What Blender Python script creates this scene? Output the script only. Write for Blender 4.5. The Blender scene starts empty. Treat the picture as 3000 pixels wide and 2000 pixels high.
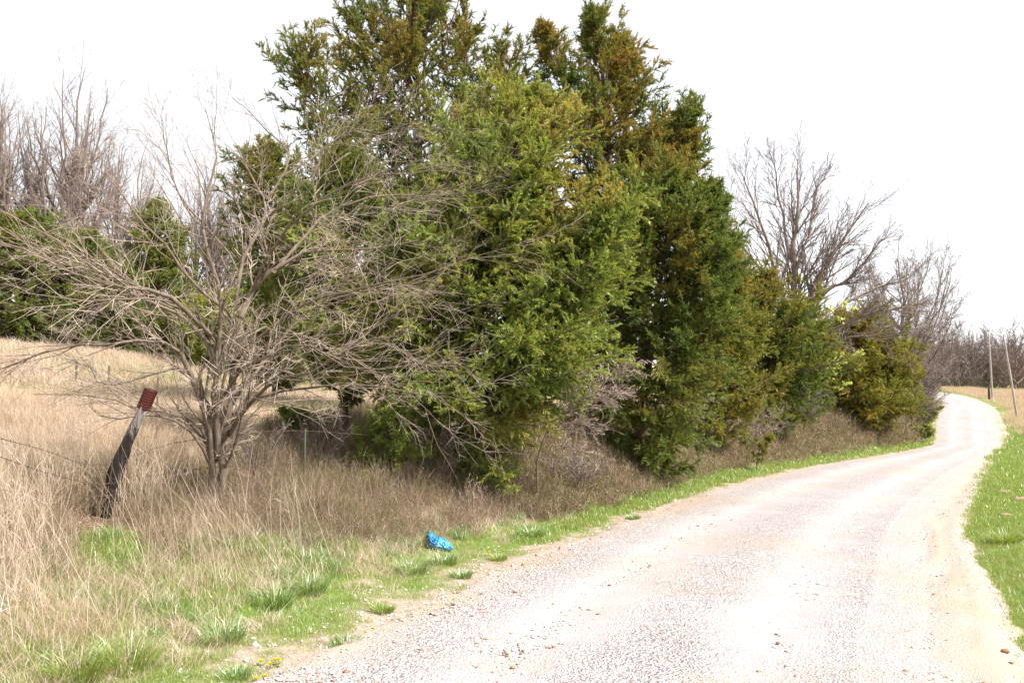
import bpy, math, random
import numpy as np
from mathutils import Vector, Matrix

# ------------------------------------------------------------------ camera, sky, sun, exposure
scene = bpy.context.scene
C = scene.collection
F, CU, CV, HZ, EYE = 2400.0, 1500.0, 1000.0, 1090.0, 1.6
PITCH = math.atan((HZ - CV) / F)
cam_d = bpy.data.cameras.new('camera')
cam_d.sensor_width = 36.0
cam_d.lens = F / 3000.0 * 36.0
cam_d.clip_end = 6000.0
cam_d.clip_start = 0.05
cam = bpy.data.objects.new('camera', cam_d)
cam.location = (0, 0, EYE)
cam.rotation_euler = (math.pi / 2 + PITCH, 0, 0)
C.objects.link(cam)
scene.camera = cam

SUN_EL, SUN_AZ = math.radians(50), math.radians(112)     # azimuth clockwise from +Y (the view direction)
world = bpy.data.worlds.new('World')
scene.world = world
world.use_nodes = True
wn, wl = world.node_tree.nodes, world.node_tree.links
wn.clear()
sky = wn.new('ShaderNodeTexSky'); sky.sky_type = 'NISHITA'; sky.sun_disc = False
sky.sun_elevation = SUN_EL; sky.sun_rotation = SUN_AZ
sky.air_density = 1.0; sky.dust_density = 1.5; sky.ozone_density = 1.0
hs = wn.new('ShaderNodeHueSaturation'); hs.inputs['Saturation'].default_value = 0.30; hs.inputs['Value'].default_value = 1.0
bg = wn.new('ShaderNodeBackground'); bg.inputs['Strength'].default_value = 0.135
wo = wn.new('ShaderNodeOutputWorld')
veil = wn.new('ShaderNodeMix'); veil.data_type = 'RGBA'; veil.inputs[0].default_value = .6      # thin bright cloud over the whole sky
veil.inputs[7].default_value = (4.3, 4.4, 4.6, 1)
wl.new(sky.outputs[0], hs.inputs['Color']); wl.new(hs.outputs[0], veil.inputs[6]); wl.new(veil.outputs[2], bg.inputs[0]); wl.new(bg.outputs[0], wo.inputs[0])

sun_d = bpy.data.lights.new('sun', 'SUN')
sun_d.energy = 4.9; sun_d.angle = math.radians(3.0); sun_d.color = (1.0, 0.955, 0.89)
sun = bpy.data.objects.new('sun', sun_d)
sd = Vector((math.sin(SUN_AZ) * math.cos(SUN_EL), math.cos(SUN_AZ) * math.cos(SUN_EL), math.sin(SUN_EL)))
sun.rotation_euler = (-sd).to_track_quat('-Z', 'Y').to_euler()
sun.location = (20, -10, 40)
C.objects.link(sun)

vs = scene.view_settings
vs.view_transform = 'Standard'; vs.look = 'None'; vs.gamma = 1.0; vs.use_curve_mapping = False
vs.exposure = 1.1
scene.cycles.max_bounces = 6
scene.cycles.diffuse_bounces = 3
scene.cycles.transmission_bounces = 3
scene.cycles.use_denoising = True
scene.cycles.denoiser = 'OPENIMAGEDENOISE'
scene.cycles.denoising_input_passes = 'RGB_ALBEDO_NORMAL'
scene.cycles.denoising_prefilter = 'ACCURATE'

# ------------------------------------------------------------------ small helpers
R_ = np.random.default_rng
def nrm(a): return a / np.maximum(np.linalg.norm(a, axis=-1, keepdims=True), 1e-9)

def ray(u, v):
    a, b = (u - CU) / F, (CV - v) / F
    cp, sp = math.cos(PITCH), math.sin(PITCH)
    return np.array([a, cp - b * sp, sp + b * cp])
def PX(u, v, Y):
    """point seen at photo pixel (u, v) at depth Y"""
    d = ray(u, v)
    return np.array([0, 0, EYE]) + d * (Y / d[1])

def _hash(ix, iy, seed):
    n = (ix.astype(np.int64) * 374761393 + iy.astype(np.int64) * 668265263 + seed * 974634777) & 0xFFFFFFFF
    n = ((n ^ (n >> 13)) * 1274126177) & 0xFFFFFFFF
    return ((n ^ (n >> 16)) & 0xFFFF) / 65535.0
def vnoise(x, y, seed=0):
    ix, iy = np.floor(x), np.floor(y)
    fx, fy = x - ix, y - iy
    fx = fx * fx * (3 - 2 * fx); fy = fy * fy * (3 - 2 * fy)
    a = _hash(ix, iy, seed); b = _hash(ix + 1, iy, seed); c = _hash(ix, iy + 1, seed); d = _hash(ix + 1, iy + 1, seed)
    return (a + (b - a) * fx) * (1 - fy) + (c + (d - c) * fx) * fy
def fbm(x, y, seed=0, oct=3):
    s, amp, tot = 0.0, 1.0, 0.0
    for k in range(oct):
        s = s + amp * vnoise(x * 2 ** k, y * 2 ** k, seed + k * 17); tot += amp; amp *= 0.5
    return s / tot

def mesh(name, V, faces, mat=None, attrs=None, smooth=False, mats=None, fmat=None):
    """V (N,3); faces: list of (M,k) index arrays; attrs {name: (N,) or (N,3) per vertex}"""
    V = np.ascontiguousarray(V, dtype=np.float32).reshape(-1, 3)
    if not isinstance(faces, (list, tuple)): faces = [faces]
    faces = [f for f in faces if len(f)]
    me = bpy.data.meshes.new(name)
    me.vertices.add(len(V)); me.vertices.foreach_set('co', V.ravel())
    loops = np.concatenate([f.ravel() for f in faces]).astype(np.int32)
    ks = np.concatenate([np.full(len(f), f.shape[1], np.int32) for f in faces])
    me.loops.add(len(loops)); me.loops.foreach_set('vertex_index', loops)
    me.polygons.add(len(ks))
    me.polygons.foreach_set('loop_start', np.concatenate([[0], np.cumsum(ks)[:-1]]).astype(np.int32))
    try: me.polygons.foreach_set('loop_total', ks)
    except Exception: pass
    if smooth: me.polygons.foreach_set('use_smooth', np.ones(len(ks), bool))
    for k, a in (attrs or {}).items():
        a = np.asarray(a, np.float32)
        if a.ndim == 1:
            at = me.attributes.new(k, 'FLOAT', 'POINT'); at.data.foreach_set('value', a)
        else:
            at = me.attributes.new(k, 'FLOAT_COLOR', 'POINT')
            at.data.foreach_set('color', np.concatenate([a, np.ones((len(a), 1), np.float32)], 1).ravel())
    for m in (mats or ([mat] if mat else [])): me.materials.append(m)
    if fmat is not None: me.polygons.foreach_set('material_index', np.asarray(fmat, np.int32))
    me.update(calc_edges=True)
    return me

def link(name, me, parent=None, loc=None):
    o = bpy.data.objects.new(name, me); C.objects.link(o)
    if parent is not None: o.parent = parent
    if loc is not None: o.location = loc
    return o
def tag(o, label=None, cat=None, group=None, kind=None):
    if label: o['label'] = label
    if cat: o['category'] = cat
    if group: o['group'] = group
    if kind: o['kind'] = kind
    return o
def empty(name, loc, label, cat, group=None, rz=0.0):
    o = bpy.data.objects.new(name, None); C.objects.link(o)
    o.location = loc; o.rotation_euler = (0, 0, rz); o.empty_display_size = 0.2
    return tag(o, label, cat, group)
def copy_thing(root, loc, rz=0.0, sc=1.0, label=None):
    r = root.copy(); C.objects.link(r); r.location = loc
    r.rotation_euler = (root.rotation_euler[0], root.rotation_euler[1], rz); r.scale = (sc, sc, sc) if np.isscalar(sc) else sc
    if label: r['label'] = label
    for ch in list(root.children):
        c = ch.copy(); C.objects.link(c); c.parent = r
        for g in ch.children:
            d = g.copy(); C.objects.link(d); d.parent = c
    return r

# ------------------------------------------------------------------ materials
def new_mat(name):
    m = bpy.data.materials.new(name); m.use_nodes = True
    m.node_tree.nodes.clear()
    return m, m.node_tree.nodes, m.node_tree.links
def ramp(n, stops):
    r = n.new('ShaderNodeValToRGB'); e = r.color_ramp.elements
    while len(e) < len(stops): e.new(0.5)
    for i, (p, c) in enumerate(stops): e[i].position = p; e[i].color = (*c, 1)
    return r
def noise(n, l, scale, detail=4, rough=.6, vec=None, dist=0):
    t = n.new('ShaderNodeTexNoise'); t.inputs['Scale'].default_value = scale
    t.inputs['Detail'].default_value = detail; t.inputs['Roughness'].default_value = rough; t.inputs['Distortion'].default_value = dist
    if vec is not None: l.new(vec, t.inputs['Vector'])
    return t
def mixc(n, l, fac, a, b, mode='MIX'):
    m = n.new('ShaderNodeMix'); m.data_type = 'RGBA'; m.blend_type = mode
    for s, v in ((m.inputs[0], fac), (m.inputs[6], a), (m.inputs[7], b)):
        if isinstance(v, (int, float)): s.default_value = v
        elif isinstance(v, tuple): s.default_value = (*v, 1)
        else: l.new(v, s)
    return m.outputs[2]
def bump(n, l, h, strength, dist, normal=None):
    b = n.new('ShaderNodeBump'); b.inputs['Strength'].default_value = strength; b.inputs['Distance'].default_value = dist
    l.new(h, b.inputs['Height'])
    if normal is not None: l.new(normal, b.inputs['Normal'])
    return b.outputs[0]
def principled(n, l, col, rough=.8, normal=None, spec=.3):
    p = n.new('ShaderNodeBsdfPrincipled')
    if isinstance(col, tuple): p.inputs['Base Color'].default_value = (*col, 1)
    else: l.new(col, p.inputs['Base Color'])
    if isinstance(rough, (int, float)): p.inputs['Roughness'].default_value = rough
    else: l.new(rough, p.inputs['Roughness'])
    p.inputs['Specular IOR Level'].default_value = spec
    if normal is not None: l.new(normal, p.inputs['Normal'])
    o = n.new('ShaderNodeOutputMaterial'); l.new(p.outputs[0], o.inputs[0])
    return p

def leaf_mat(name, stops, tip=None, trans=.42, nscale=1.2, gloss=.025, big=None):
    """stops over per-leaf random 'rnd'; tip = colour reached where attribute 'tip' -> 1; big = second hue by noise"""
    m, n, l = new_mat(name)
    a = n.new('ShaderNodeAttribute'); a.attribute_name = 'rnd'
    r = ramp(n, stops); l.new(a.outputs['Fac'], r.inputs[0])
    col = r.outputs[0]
    geo = n.new('ShaderNodeNewGeometry')
    if big is not None:
        t = noise(n, l, nscale, 3, .6, geo.outputs['Position'])
        rr = ramp(n, [(.42, (0, 0, 0)), (.62, (1, 1, 1))]); l.new(t.outputs[0], rr.inputs[0])
        col = mixc(n, l, rr.outputs[0], col, mixc(n, l, .75, col, big))
    if tip is not None:
        b = n.new('ShaderNodeAttribute'); b.attribute_name = 'tip'
        b2 = n.new('ShaderNodeAttribute'); b2.attribute_type = 'INSTANCER'; b2.attribute_name = 'itip'
        mxm = n.new('ShaderNodeMath'); mxm.operation = 'MAXIMUM'; l.new(b.outputs['Fac'], mxm.inputs[0]); l.new(b2.outputs['Fac'], mxm.inputs[1])
        wt = n.new('ShaderNodeMath'); wt.operation = 'MULTIPLY_ADD'; l.new(a.outputs['Fac'], wt.inputs[0]); wt.inputs[1].default_value = .8; wt.inputs[2].default_value = .3; wt.use_clamp = True
        wm = n.new('ShaderNodeMath'); wm.operation = 'MULTIPLY'; l.new(mxm.outputs[0], wm.inputs[0]); l.new(wt.outputs[0], wm.inputs[1])
        col = mixc(n, l, wm.outputs[0], col, tip)
    d = n.new('ShaderNodeBsdfDiffuse'); l.new(col, d.inputs[0])
    tr = n.new('ShaderNodeBsdfTranslucent'); l.new(mixc(n, l, 1.0, col, (1.15, 1.1, .6), 'MULTIPLY'), tr.inputs[0])
    mx = n.new('ShaderNodeMixShader'); mx.inputs[0].default_value = trans
    l.new(d.outputs[0], mx.inputs[1]); l.new(tr.outputs[0], mx.inputs[2])
    g = n.new('ShaderNodeBsdfGlossy'); g.inputs['Roughness'].default_value = .45; g.inputs[0].default_value = (1, 1, 1, 1)
    m2 = n.new('ShaderNodeMixShader'); m2.inputs[0].default_value = gloss
    l.new(mx.outputs[0], m2.inputs[1]); l.new(g.outputs[0], m2.inputs[2])
    o = n.new('ShaderNodeOutputMaterial'); l.new(m2.outputs[0], o.inputs[0])
    return m

def bark_mat(name, a, b, c, scale=14, bs=.5):
    m, n, l = new_mat(name)
    geo = n.new('ShaderNodeNewGeometry')
    mp = n.new('ShaderNodeMapping'); mp.inputs['Scale'].default_value = (1, 1, .22); l.new(geo.outputs['Position'], mp.inputs[0])
    t = noise(n, l, scale, 6, .7, mp.outputs[0], .5)
    t2 = noise(n, l, 2.3, 3, .6, geo.outputs['Position'])
    r = ramp(n, [(.32, a), (.5, b), (.66, c)]); l.new(t.outputs[0], r.inputs[0])
    col = mixc(n, l, .35, r.outputs[0], mixc(n, l, t2.outputs[0], a, c))
    principled(n, l, col, .9, bump(n, l, t.outputs[0], bs, .02), .2)
    return m

M = {}
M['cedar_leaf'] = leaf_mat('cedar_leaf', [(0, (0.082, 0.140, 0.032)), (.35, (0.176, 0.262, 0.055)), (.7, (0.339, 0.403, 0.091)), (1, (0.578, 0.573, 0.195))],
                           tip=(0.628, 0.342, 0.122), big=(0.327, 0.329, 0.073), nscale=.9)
M['cedar_leaf_dark'] = leaf_mat('cedar_leaf_dark', [(0, (0.055, 0.107, 0.027)), (.45, (0.132, 0.201, 0.044)), (.8, (0.245, 0.305, 0.071)), (1, (0.427, 0.451, 0.134))],
                                tip=(0.578, 0.317, 0.098), big=(0.226, 0.232, 0.046), nscale=.8)
M['cedar_leaf_olive'] = leaf_mat('cedar_leaf_olive', [(0, (0.113, 0.146, 0.024)), (.5, (0.239, 0.262, 0.049)), (1, (0.452, 0.427, 0.104))],
                                 tip=(0.528, 0.317, 0.073), big=(0.276, 0.220, 0.043), nscale=.7)
M['cedar_bark'] = bark_mat('cedar_bark', (.05, .03, .022), (.12, .075, .055), (.20, .14, .11))
M['tan_bark'] = bark_mat('tan_bark', (.075, .055, .04), (.155, .115, .085), (.27, .21, .165), 24, .8)
M['tan_twig'] = bark_mat('tan_twig', (.19, .14, .105), (.33, .26, .205), (.50, .42, .35), 9, .1)
M['grey_bark'] = bark_mat('grey_bark', (.10, .075, .06), (.18, .14, .115), (.27, .22, .19), 10)
M['grey_twig'] = bark_mat('grey_twig', (.15, .115, .10), (.22, .175, .16), (.31, .255, .235), 5, .1)
M['pale_twig'] = bark_mat('pale_twig', (.24, .17, .14), (.36, .275, .235), (.48, .39, .35), 8, .1)
M['green_grass'] = leaf_mat('green_grass', [(0, (.11, .20, .020)), (.45, (.20, .32, .030)), (.78, (.29, .40, .055)), (.92, (.42, .42, .18)), (1, (.55, .50, .32))], trans=.4,
                            big=(.27, .32, .06), nscale=1.5, gloss=.08)
M['deep_grass'] = leaf_mat('deep_grass', [(0, (.08, .17, .026)), (.5, (.15, .28, .04)), (.8, (.27, .37, .10)), (1, (.52, .48, .30))], trans=.4, gloss=.10)
M['dry_grass'] = leaf_mat('dry_grass', [(0, (.30, .215, .165)), (.35, (.47, .365, .295)), (.7, (.63, .51, .425)), (1, (.76, .65, .56))], trans=.35,
                          big=(.50, .385, .29), nscale=.5)
M['straw'] = leaf_mat('straw', [(0, (.34, .25, .18)), (.5, (.55, .44, .33)), (1, (.74, .63, .51))], trans=.3)
M['weed'] = leaf_mat('weed', [(0, (.115, .07, .05)), (.4, (.23, .15, .112)), (.8, (.37, .265, .21)), (1, (.52, .41, .335))], trans=.2, big=(.20, .165, .085), nscale=2.)
M['weed_leaf'] = leaf_mat('weed_leaf', [(0, (.13, .17, .03)), (.5, (.22, .26, .06)), (1, (.35, .28, .14))], trans=.4)
M['spring_leaf'] = leaf_mat('spring_leaf', [(0, (.50, .60, .12)), (1, (.80, .85, .34))], trans=.5)
M['litter'] = leaf_mat('litter', [(0, (.15, .085, .05)), (.5, (.30, .19, .125)), (1, (.46, .34, .25))], trans=.1)
M['petal'] = leaf_mat('petal', [(0, (.78, .50, .01)), (1, (.85, .62, .02))], trans=.3)

def ground_material():
    m, n, l = new_mat('ground_soil')
    a = n.new('ShaderNodeAttribute'); a.attribute_name = 'cover'
    geo = n.new('ShaderNodeNewGeometry')
    t = noise(n, l, 9, 6, .75, geo.outputs['Position'])
    t2 = noise(n, l, 60, 3, .7, geo.outputs['Position'])
    r = ramp(n, [(.3, (.55, .52, .5)), (.5, (1, 1, 1)), (.7, (1.35, 1.3, 1.2))]); l.new(t.outputs[0], r.inputs[0])
    r2 = ramp(n, [(.3, (.7, .68, .66)), (.7, (1.2, 1.2, 1.2))]); l.new(t2.outputs[0], r2.inputs[0])
    col = mixc(n, l, 1.0, mixc(n, l, 1.0, a.outputs['Color'], r.outputs[0], 'MULTIPLY'), r2.outputs[0], 'MULTIPLY')
    nb = bump(n, l, t.outputs[0], .6, .05); nb = bump(n, l, t2.outputs[0], .6, .015, nb)
    principled(n, l, col, .95, nb, .1)
    return m
M['ground'] = ground_material()

def road_material():
    m, n, l = new_mat('gravel_road')
    geo = n.new('ShaderNodeNewGeometry'); P = geo.outputs['Position']
    a = n.new('ShaderNodeAttribute'); a.attribute_name = 'loose'      # 1 = loose gravel, 0 = wheel-packed fines
    tan = n.new('ShaderNodeAttribute'); tan.attribute_name = 'tan'
    v = n.new('ShaderNodeTexVoronoi'); v.inputs['Scale'].default_value = 55; l.new(P, v.inputs['Vector'])
    v2 = n.new('ShaderNodeTexVoronoi'); v2.inputs['Scale'].default_value = 95; l.new(P, v2.inputs['Vector'])
    t = noise(n, l, 2.2, 5, .65, P); t3 = noise(n, l, 130, 2, .6, P)
    sep = n.new('ShaderNodeSeparateColor'); l.new(v.outputs['Color'], sep.inputs[0])
    stone = ramp(n, [(0, (.10, .08, .075)), (.12, (.20, .17, .165)), (.3, (.33, .30, .295)), (.7, (.43, .405, .405)), (1, (.56, .54, .54))])
    l.new(sep.outputs[0], stone.inputs[0])
    rust = ramp(n, [(.965, (0, 0, 0)), (.975, (1, 1, 1))]); l.new(sep.outputs[1], rust.inputs[0])
    st = mixc(n, l, rust.outputs[0], stone.outputs[0], (.33, .17, .085))
    fines = mixc(n, l, t.outputs[0], (.335, .29, .282), (.405, .375, .372))
    fines = mixc(n, l, mixc(n, l, .5, t3.outputs[0], v2.outputs['Distance']), mixc(n, l, 1., fines, (.80, .78, .78), 'MULTIPLY'), fines)
    edge = ramp(n, [(.0, (.5, .5, .5)), (.16, (1, 1, 1))]); l.new(v.outputs['Distance'], edge.inputs[0])
    fac = n.new('ShaderNodeMath'); fac.operation = 'MULTIPLY'; l.new(a.outputs['Fac'], fac.inputs[0]); fac.inputs[1].default_value = .65
    col = mixc(n, l, fac.outputs[0], fines, st)
    col = mixc(n, l, tan.outputs['Fac'], col, mixc(n, l, .75, col, (.38, .285, .20)))
    dt = n.new('ShaderNodeAttribute'); dt.attribute_name = 'dirt'; col = mixc(n, l, dt.outputs['Fac'], col, mixc(n, l, .6, (.24, .16, .115), st))
    hh = n.new('ShaderNodeMath'); hh.operation = 'MULTIPLY'; l.new(v.outputs['Distance'], hh.inputs[0]); l.new(a.outputs['Fac'], hh.inputs[1])
    nb = bump(n, l, hh.outputs[0], .8, .03); nb = bump(n, l, v2.outputs['Distance'], .5, .012, nb)
    nb = bump(n, l, t.outputs[0], .5, .05, nb)
    principled(n, l, col, .95, nb, .15)
    return m
M['road'] = road_material()

def stone_material():
    m, n, l = new_mat('limestone')
    a = n.new('ShaderNodeAttribute'); a.attribute_name = 'rnd'
    r = ramp(n, [(0, (.16, .10, .07)), (.06, (.30, .17, .09)), (.14, (.40, .34, .31)), (.5, (.56, .51, .49)), (1, (.72, .69, .67))])
    l.new(a.outputs['Fac'], r.inputs[0])
    principled(n, l, r.outputs[0], .9, None, .2)
    return m
M['stone'] = stone_material()

def plain(name, a, b, scale, rough=.8, bs=.3, spec=.3, metal=0):
    m, n, l = new_mat(name)
    geo = n.new('ShaderNodeNewGeometry')
    t = noise(n, l, scale, 6, .7, geo.outputs['Position'])
    p = principled(n, l, mixc(n, l, t.outputs[0], a, b), rough, bump(n, l, t.outputs[0], bs, .01), spec)
    p.inputs['Metallic'].default_value = metal
    return m
M['wire'] = plain('rusty_wire', (.07, .045, .035), (.16, .11, .09), 60, .8)
M['cap'] = plain('red_brown_painted_metal', (.065, .014, .011), (.12, .027, .020), 25, .55)
M['clod'] = plain('dirt_clod', (.17, .10, .07), (.36, .25, .19), 30, .95, .6)
M['grey_pole'] = bark_mat('grey_pole', (.20, .17, .15), (.36, .32, .29), (.50, .46, .43), 12)
M['green_post'] = plain('green_steel_post', (.06, .075, .05), (.13, .13, .095), 20, .6)
M['dark_hollow'] = plain('dark_wood_and_hollow_shade', (.02, .015, .012), (.06, .045, .04), 20)  # near black: stub post wood, and the log hollow's shade painted as colour
M['log'] = bark_mat('weathered_log', (.22, .19, .19), (.38, .34, .34), (.52, .49, .5), 12)

def post_material():
    m, n, l = new_mat('weathered_post_wood')
    tc = n.new('ShaderNodeTexCoord')
    mp = n.new('ShaderNodeMapping'); mp.inputs['Scale'].default_value = (9, 9, .9); l.new(tc.outputs['Object'], mp.inputs[0])
    t = noise(n, l, 4, 8, .75, mp.outputs[0], .6)
    sep = n.new('ShaderNodeSeparateXYZ'); l.new(tc.outputs['Object'], sep.inputs[0])
    # bark clings to the lower part and dries to silver wood higher up
    add = n.new('ShaderNodeMath'); add.operation = 'MULTIPLY_ADD'; l.new(t.outputs[0], add.inputs[0]); add.inputs[1].default_value = .55; l.new(sep.outputs['Z'], add.inputs[2])
    sil = ramp(n, [(.86, (0, 0, 0)), (1.0, (1, 1, 1))])
    dv = n.new('ShaderNodeMath'); dv.operation = 'MULTIPLY'; l.new(add.outputs[0], dv.inputs[0]); dv.inputs[1].default_value = .78
    l.new(dv.outputs[0], sil.inputs[0])
    silver = ramp(n, [(.36, (.10, .07, .055)), (.5, (.30, .26, .245)), (.66, (.52, .48, .47))]); l.new(t.outputs[0], silver.inputs[0])
    bark = ramp(n, [(.38, (.012, .009, .008)), (.56, (.045, .034, .03)), (.7, (.17, .13, .11))]); l.new(t.outputs[0], bark.inputs[0])
    col = mixc(n, l, sil.outputs[0], bark.outputs[0], silver.outputs[0])
    principled(n, l, col, .9, bump(n, l, t.outputs[0], .9, .03), .2)
    return m
M['post'] = post_material()

def bag_material():
    m, n, l = new_mat('blue_plastic_film')
    tc = n.new('ShaderNodeTexCoord')
    v = noise(n, l, 9, 4, .6, tc.outputs['Object'], 1.2)
    r = ramp(n, [(.34, (.02, .06, .26)), (.42, (.02, .17, .42)), (.52, (.03, .28, .52)), (.64, (.10, .40, .62)), (.72, (.45, .62, .74))])
    l.new(v.outputs[0], r.inputs[0])
    p = principled(n, l, r.outputs[0], .28, bump(n, l, v.outputs[0], .4, .03), .5)
    return m
M['bag'] = bag_material()

# ------------------------------------------------------------------ the lie of the land
ZK = np.array([[-200, 6.0], [-40, 2.0], [-20, 1.1], [0, 0], [20, -1.2], [34, -2.03], [40, -2.33], [46, -2.48], [51, -2.35], [57, -2.08], [66, -1.84], [80, -1.58],
               [92, -1.25], [105, -1.0], [125, -.55], [160, .1], [220, .5], [400, 0.2]])
LE = np.array([(-14.5, -30), (-8.6, -14), (-3.3, 0), (-1.33, 5.26), (.11, 9.05), (2.3, 13.5), (5.5, 19.8), (11.2, 29.2), (20.3, 41.7), (24.1, 47), (32.3, 62.5),
               (39.9, 76), (46, 89), (48.9, 97), (50.0, 104), (47, 111), (38, 118), (20, 124), (-20, 132)])
RE = np.array([(-10.3, -31.6), (-4.4, -15.6), (.7, -1.6), (2.9, 4.5), (4.6, 7.9), (6.6, 12.0), (9.9, 17.6), (15.2, 26.2), (22.9, 38.5), (28.0, 46.3), (36.3, 61),
               (44.2, 75.5), (50.0, 88.5), (53.0, 97.3), (54.6, 105.5), (51.5, 115.5), (40.5, 123), (21, 129), (-19, 137)])
def catmull(Pk, t):
    """Pk knots, t in [0, len-1]"""
    Pk = np.asarray(Pk, float); i = np.clip(np.floor(t).astype(int), 0, len(Pk) - 2); f = (t - i)[:, None]
    p0, p1, p2, p3 = Pk[np.maximum(i - 1, 0)], Pk[i], Pk[i + 1], Pk[np.minimum(i + 2, len(Pk) - 1)]
    return .5 * (2 * p1 + (p2 - p0) * f + (2 * p0 - 5 * p1 + 4 * p2 - p3) * f ** 2 + (3 * p1 - p0 - 3 * p2 + p3) * f ** 3)
_zt = np.linspace(0, len(ZK) - 1, 1200); _zc = catmull(ZK, _zt)
def zr(y): return np.interp(y, _zc[:, 0], _zc[:, 1])
_t = np.linspace(0, len(LE) - 1, 300)
_L, _R = catmull(LE, _t), catmull(RE, _t)
_CL = (_L + _R) / 2; _HW = np.linalg.norm(_L - _R, axis=1) / 2

def fieldstats(X, Y):
    """distance beyond the road edge p, side (+1 left, -1 right), blended road height"""
    sh = X.shape; X, Y = X.ravel().astype(np.float32), Y.ravel().astype(np.float32)
    best = np.full(X.shape, 1e18, np.float32); p = np.zeros_like(best); side = np.ones_like(best)
    wz = np.zeros_like(best); ws = np.zeros_like(best)
    for k in range(len(_CL) - 1):
        a, b = _CL[k], _CL[k + 1]; d = b - a; L2 = float(d @ d)
        ax, ay = X - a[0], Y - a[1]
        t = np.clip((ax * d[0] + ay * d[1]) / L2, 0, 1)
        dx, dy = ax - t * d[0], ay - t * d[1]; d2 = dx * dx + dy * dy
        hw = _HW[k] + (_HW[k + 1] - _HW[k]) * t
        w = math.sqrt(L2) / (d2 + 2.0) ** 2
        wz += w * zr(a[1] + t * d[1]); ws += w
        m = d2 < best
        best = np.where(m, d2, best); p = np.where(m, np.sqrt(d2) - hw, p)
        side = np.where(m, np.where(d[0] * ay - d[1] * ax > 0, 1., -1.), side)
    return p.reshape(sh), side.reshape(sh), (wz / ws).reshape(sh)
HLK = np.array([(-9, 0), (0, 0), (.9, .03), (1.9, .24), (3, .42), (5, .50), (8, .80), (15, 1.6), (25, 2.9), (35, 3.95), (50, 4.5), (70, 4.8), (120, 5.), (3000, 5.)])
HRK = np.array([(-9, 0), (0, 0), (.4, .07), (1.0, .12), (3, .16), (10, .05), (30, .1), (60, .3), (3000, .4)])
def height_from(X, Y, p, side, zb):
    h = np.where(side > 0, np.interp(p, HLK[:, 0], HLK[:, 1]), np.interp(p, HRK[:, 0], HRK[:, 1]))
    h = h + (side > 0) * .62 * np.clip((Y - 11) / 10, 0, 1) * np.clip((70 - Y) / 25, 0, 1) * np.interp(p, [0, .7, 2.8, 8, 18], [0, .0, 1, 1, 0])
    amp = np.clip(p, 0, 3) / 3
    h = h + amp * ((fbm(X / 1.3, Y / 1.3, 3) - .5) * .16 + (fbm(X / 6, Y / 6, 9) - .5) * .5) + np.clip(p / .3, 0, 1) * (fbm(X / .35, Y / .35, 5) - .5) * .05
    return zb + h
GX0, GX1, GY0, GY1, GS = -45., 95., -12., 150., .4
_gx = np.arange(GX0, GX1 + .01, GS); _gy = np.arange(GY0, GY1 + .01, GS)
_GX, _GY = np.meshgrid(_gx, _gy)
_gp, _gs, _gz = fieldstats(_GX, _GY)
_gsp = _gp * _gs        # not smooth across the road's middle, fine: only used off the road
def _bil(G, X, Y):
    fx = np.clip((X - GX0) / GS, 0, len(_gx) - 1.001); fy = np.clip((Y - GY0) / GS, 0, len(_gy) - 1.001)
    ix, iy = fx.astype(int), fy.astype(int); tx, ty = fx - ix, fy - iy
    return (G[iy, ix] * (1 - tx) + G[iy, ix + 1] * tx) * (1 - ty) + (G[iy + 1, ix] * (1 - tx) + G[iy + 1, ix + 1] * tx) * ty
def psz(X, Y):
    X, Y = np.asarray(X, float), np.asarray(Y, float)
    s = _gs[np.clip(np.rint((Y - GY0) / GS).astype(int), 0, len(_gy) - 1), np.clip(np.rint((X - GX0) / GS).astype(int), 0, len(_gx) - 1)]
    return _bil(_gp, X, Y), s, _bil(_gz, X, Y)
def HGT(X, Y):
    X, Y = np.atleast_1d(np.asarray(X, float)), np.atleast_1d(np.asarray(Y, float))
    p, s, z = psz(X, Y)
    return height_from(X, Y, p, s, z)
def GND(u, v, ymin=2.5):
    d = ray(u, v); Y = np.concatenate([np.arange(ymin, 40, .02), np.arange(40, 140, .1)])
    X = d[0] / d[1] * Y; Z = EYE + d[2] / d[1] * Y
    hit = np.nonzero(Z < HGT(X, Y))[0]
    i = hit[0] if len(hit) else len(Y) - 1
    return np.array([X[i], Y[i], HGT(X[i], Y[i])[0]])
def at(u, Y):
    """ground point at depth Y in the photo column u"""
    x = (u - CU) / F * Y
    return np.array([x, Y, HGT(x, Y)[0]])

def axis(parts):
    out = []
    for a, b, s in parts: out.append(np.arange(a, b, s))
    return np.unique(np.round(np.concatenate(out), 3))
xs = np.concatenate([-np.geomspace(2500, 60, 16), axis([(-55, -20, 2.5), (-20, -7, .6), (-7, 9, .16), (9, 20, .4), (20, 60, .8), (60, 95, 2.5)]), np.geomspace(100, 2500, 16)])
ys = np.concatenate([[-300, -100, -40], axis([(-20, 1, 1.), (1, 3.6, .4), (3.6, 14, .14), (14, 30, .35), (30, 70, .7), (70, 150, 1.5)]), np.geomspace(155, 3500, 22)])
GXm, GYm = np.meshgrid(xs, ys)
pm, sm, zm = fieldstats(GXm, GYm)
Zm = height_from(GXm, GYm, pm, sm, zm)
Zm = Zm - .16 * np.clip((-pm - .12) / .25, 0, 1)
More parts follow.
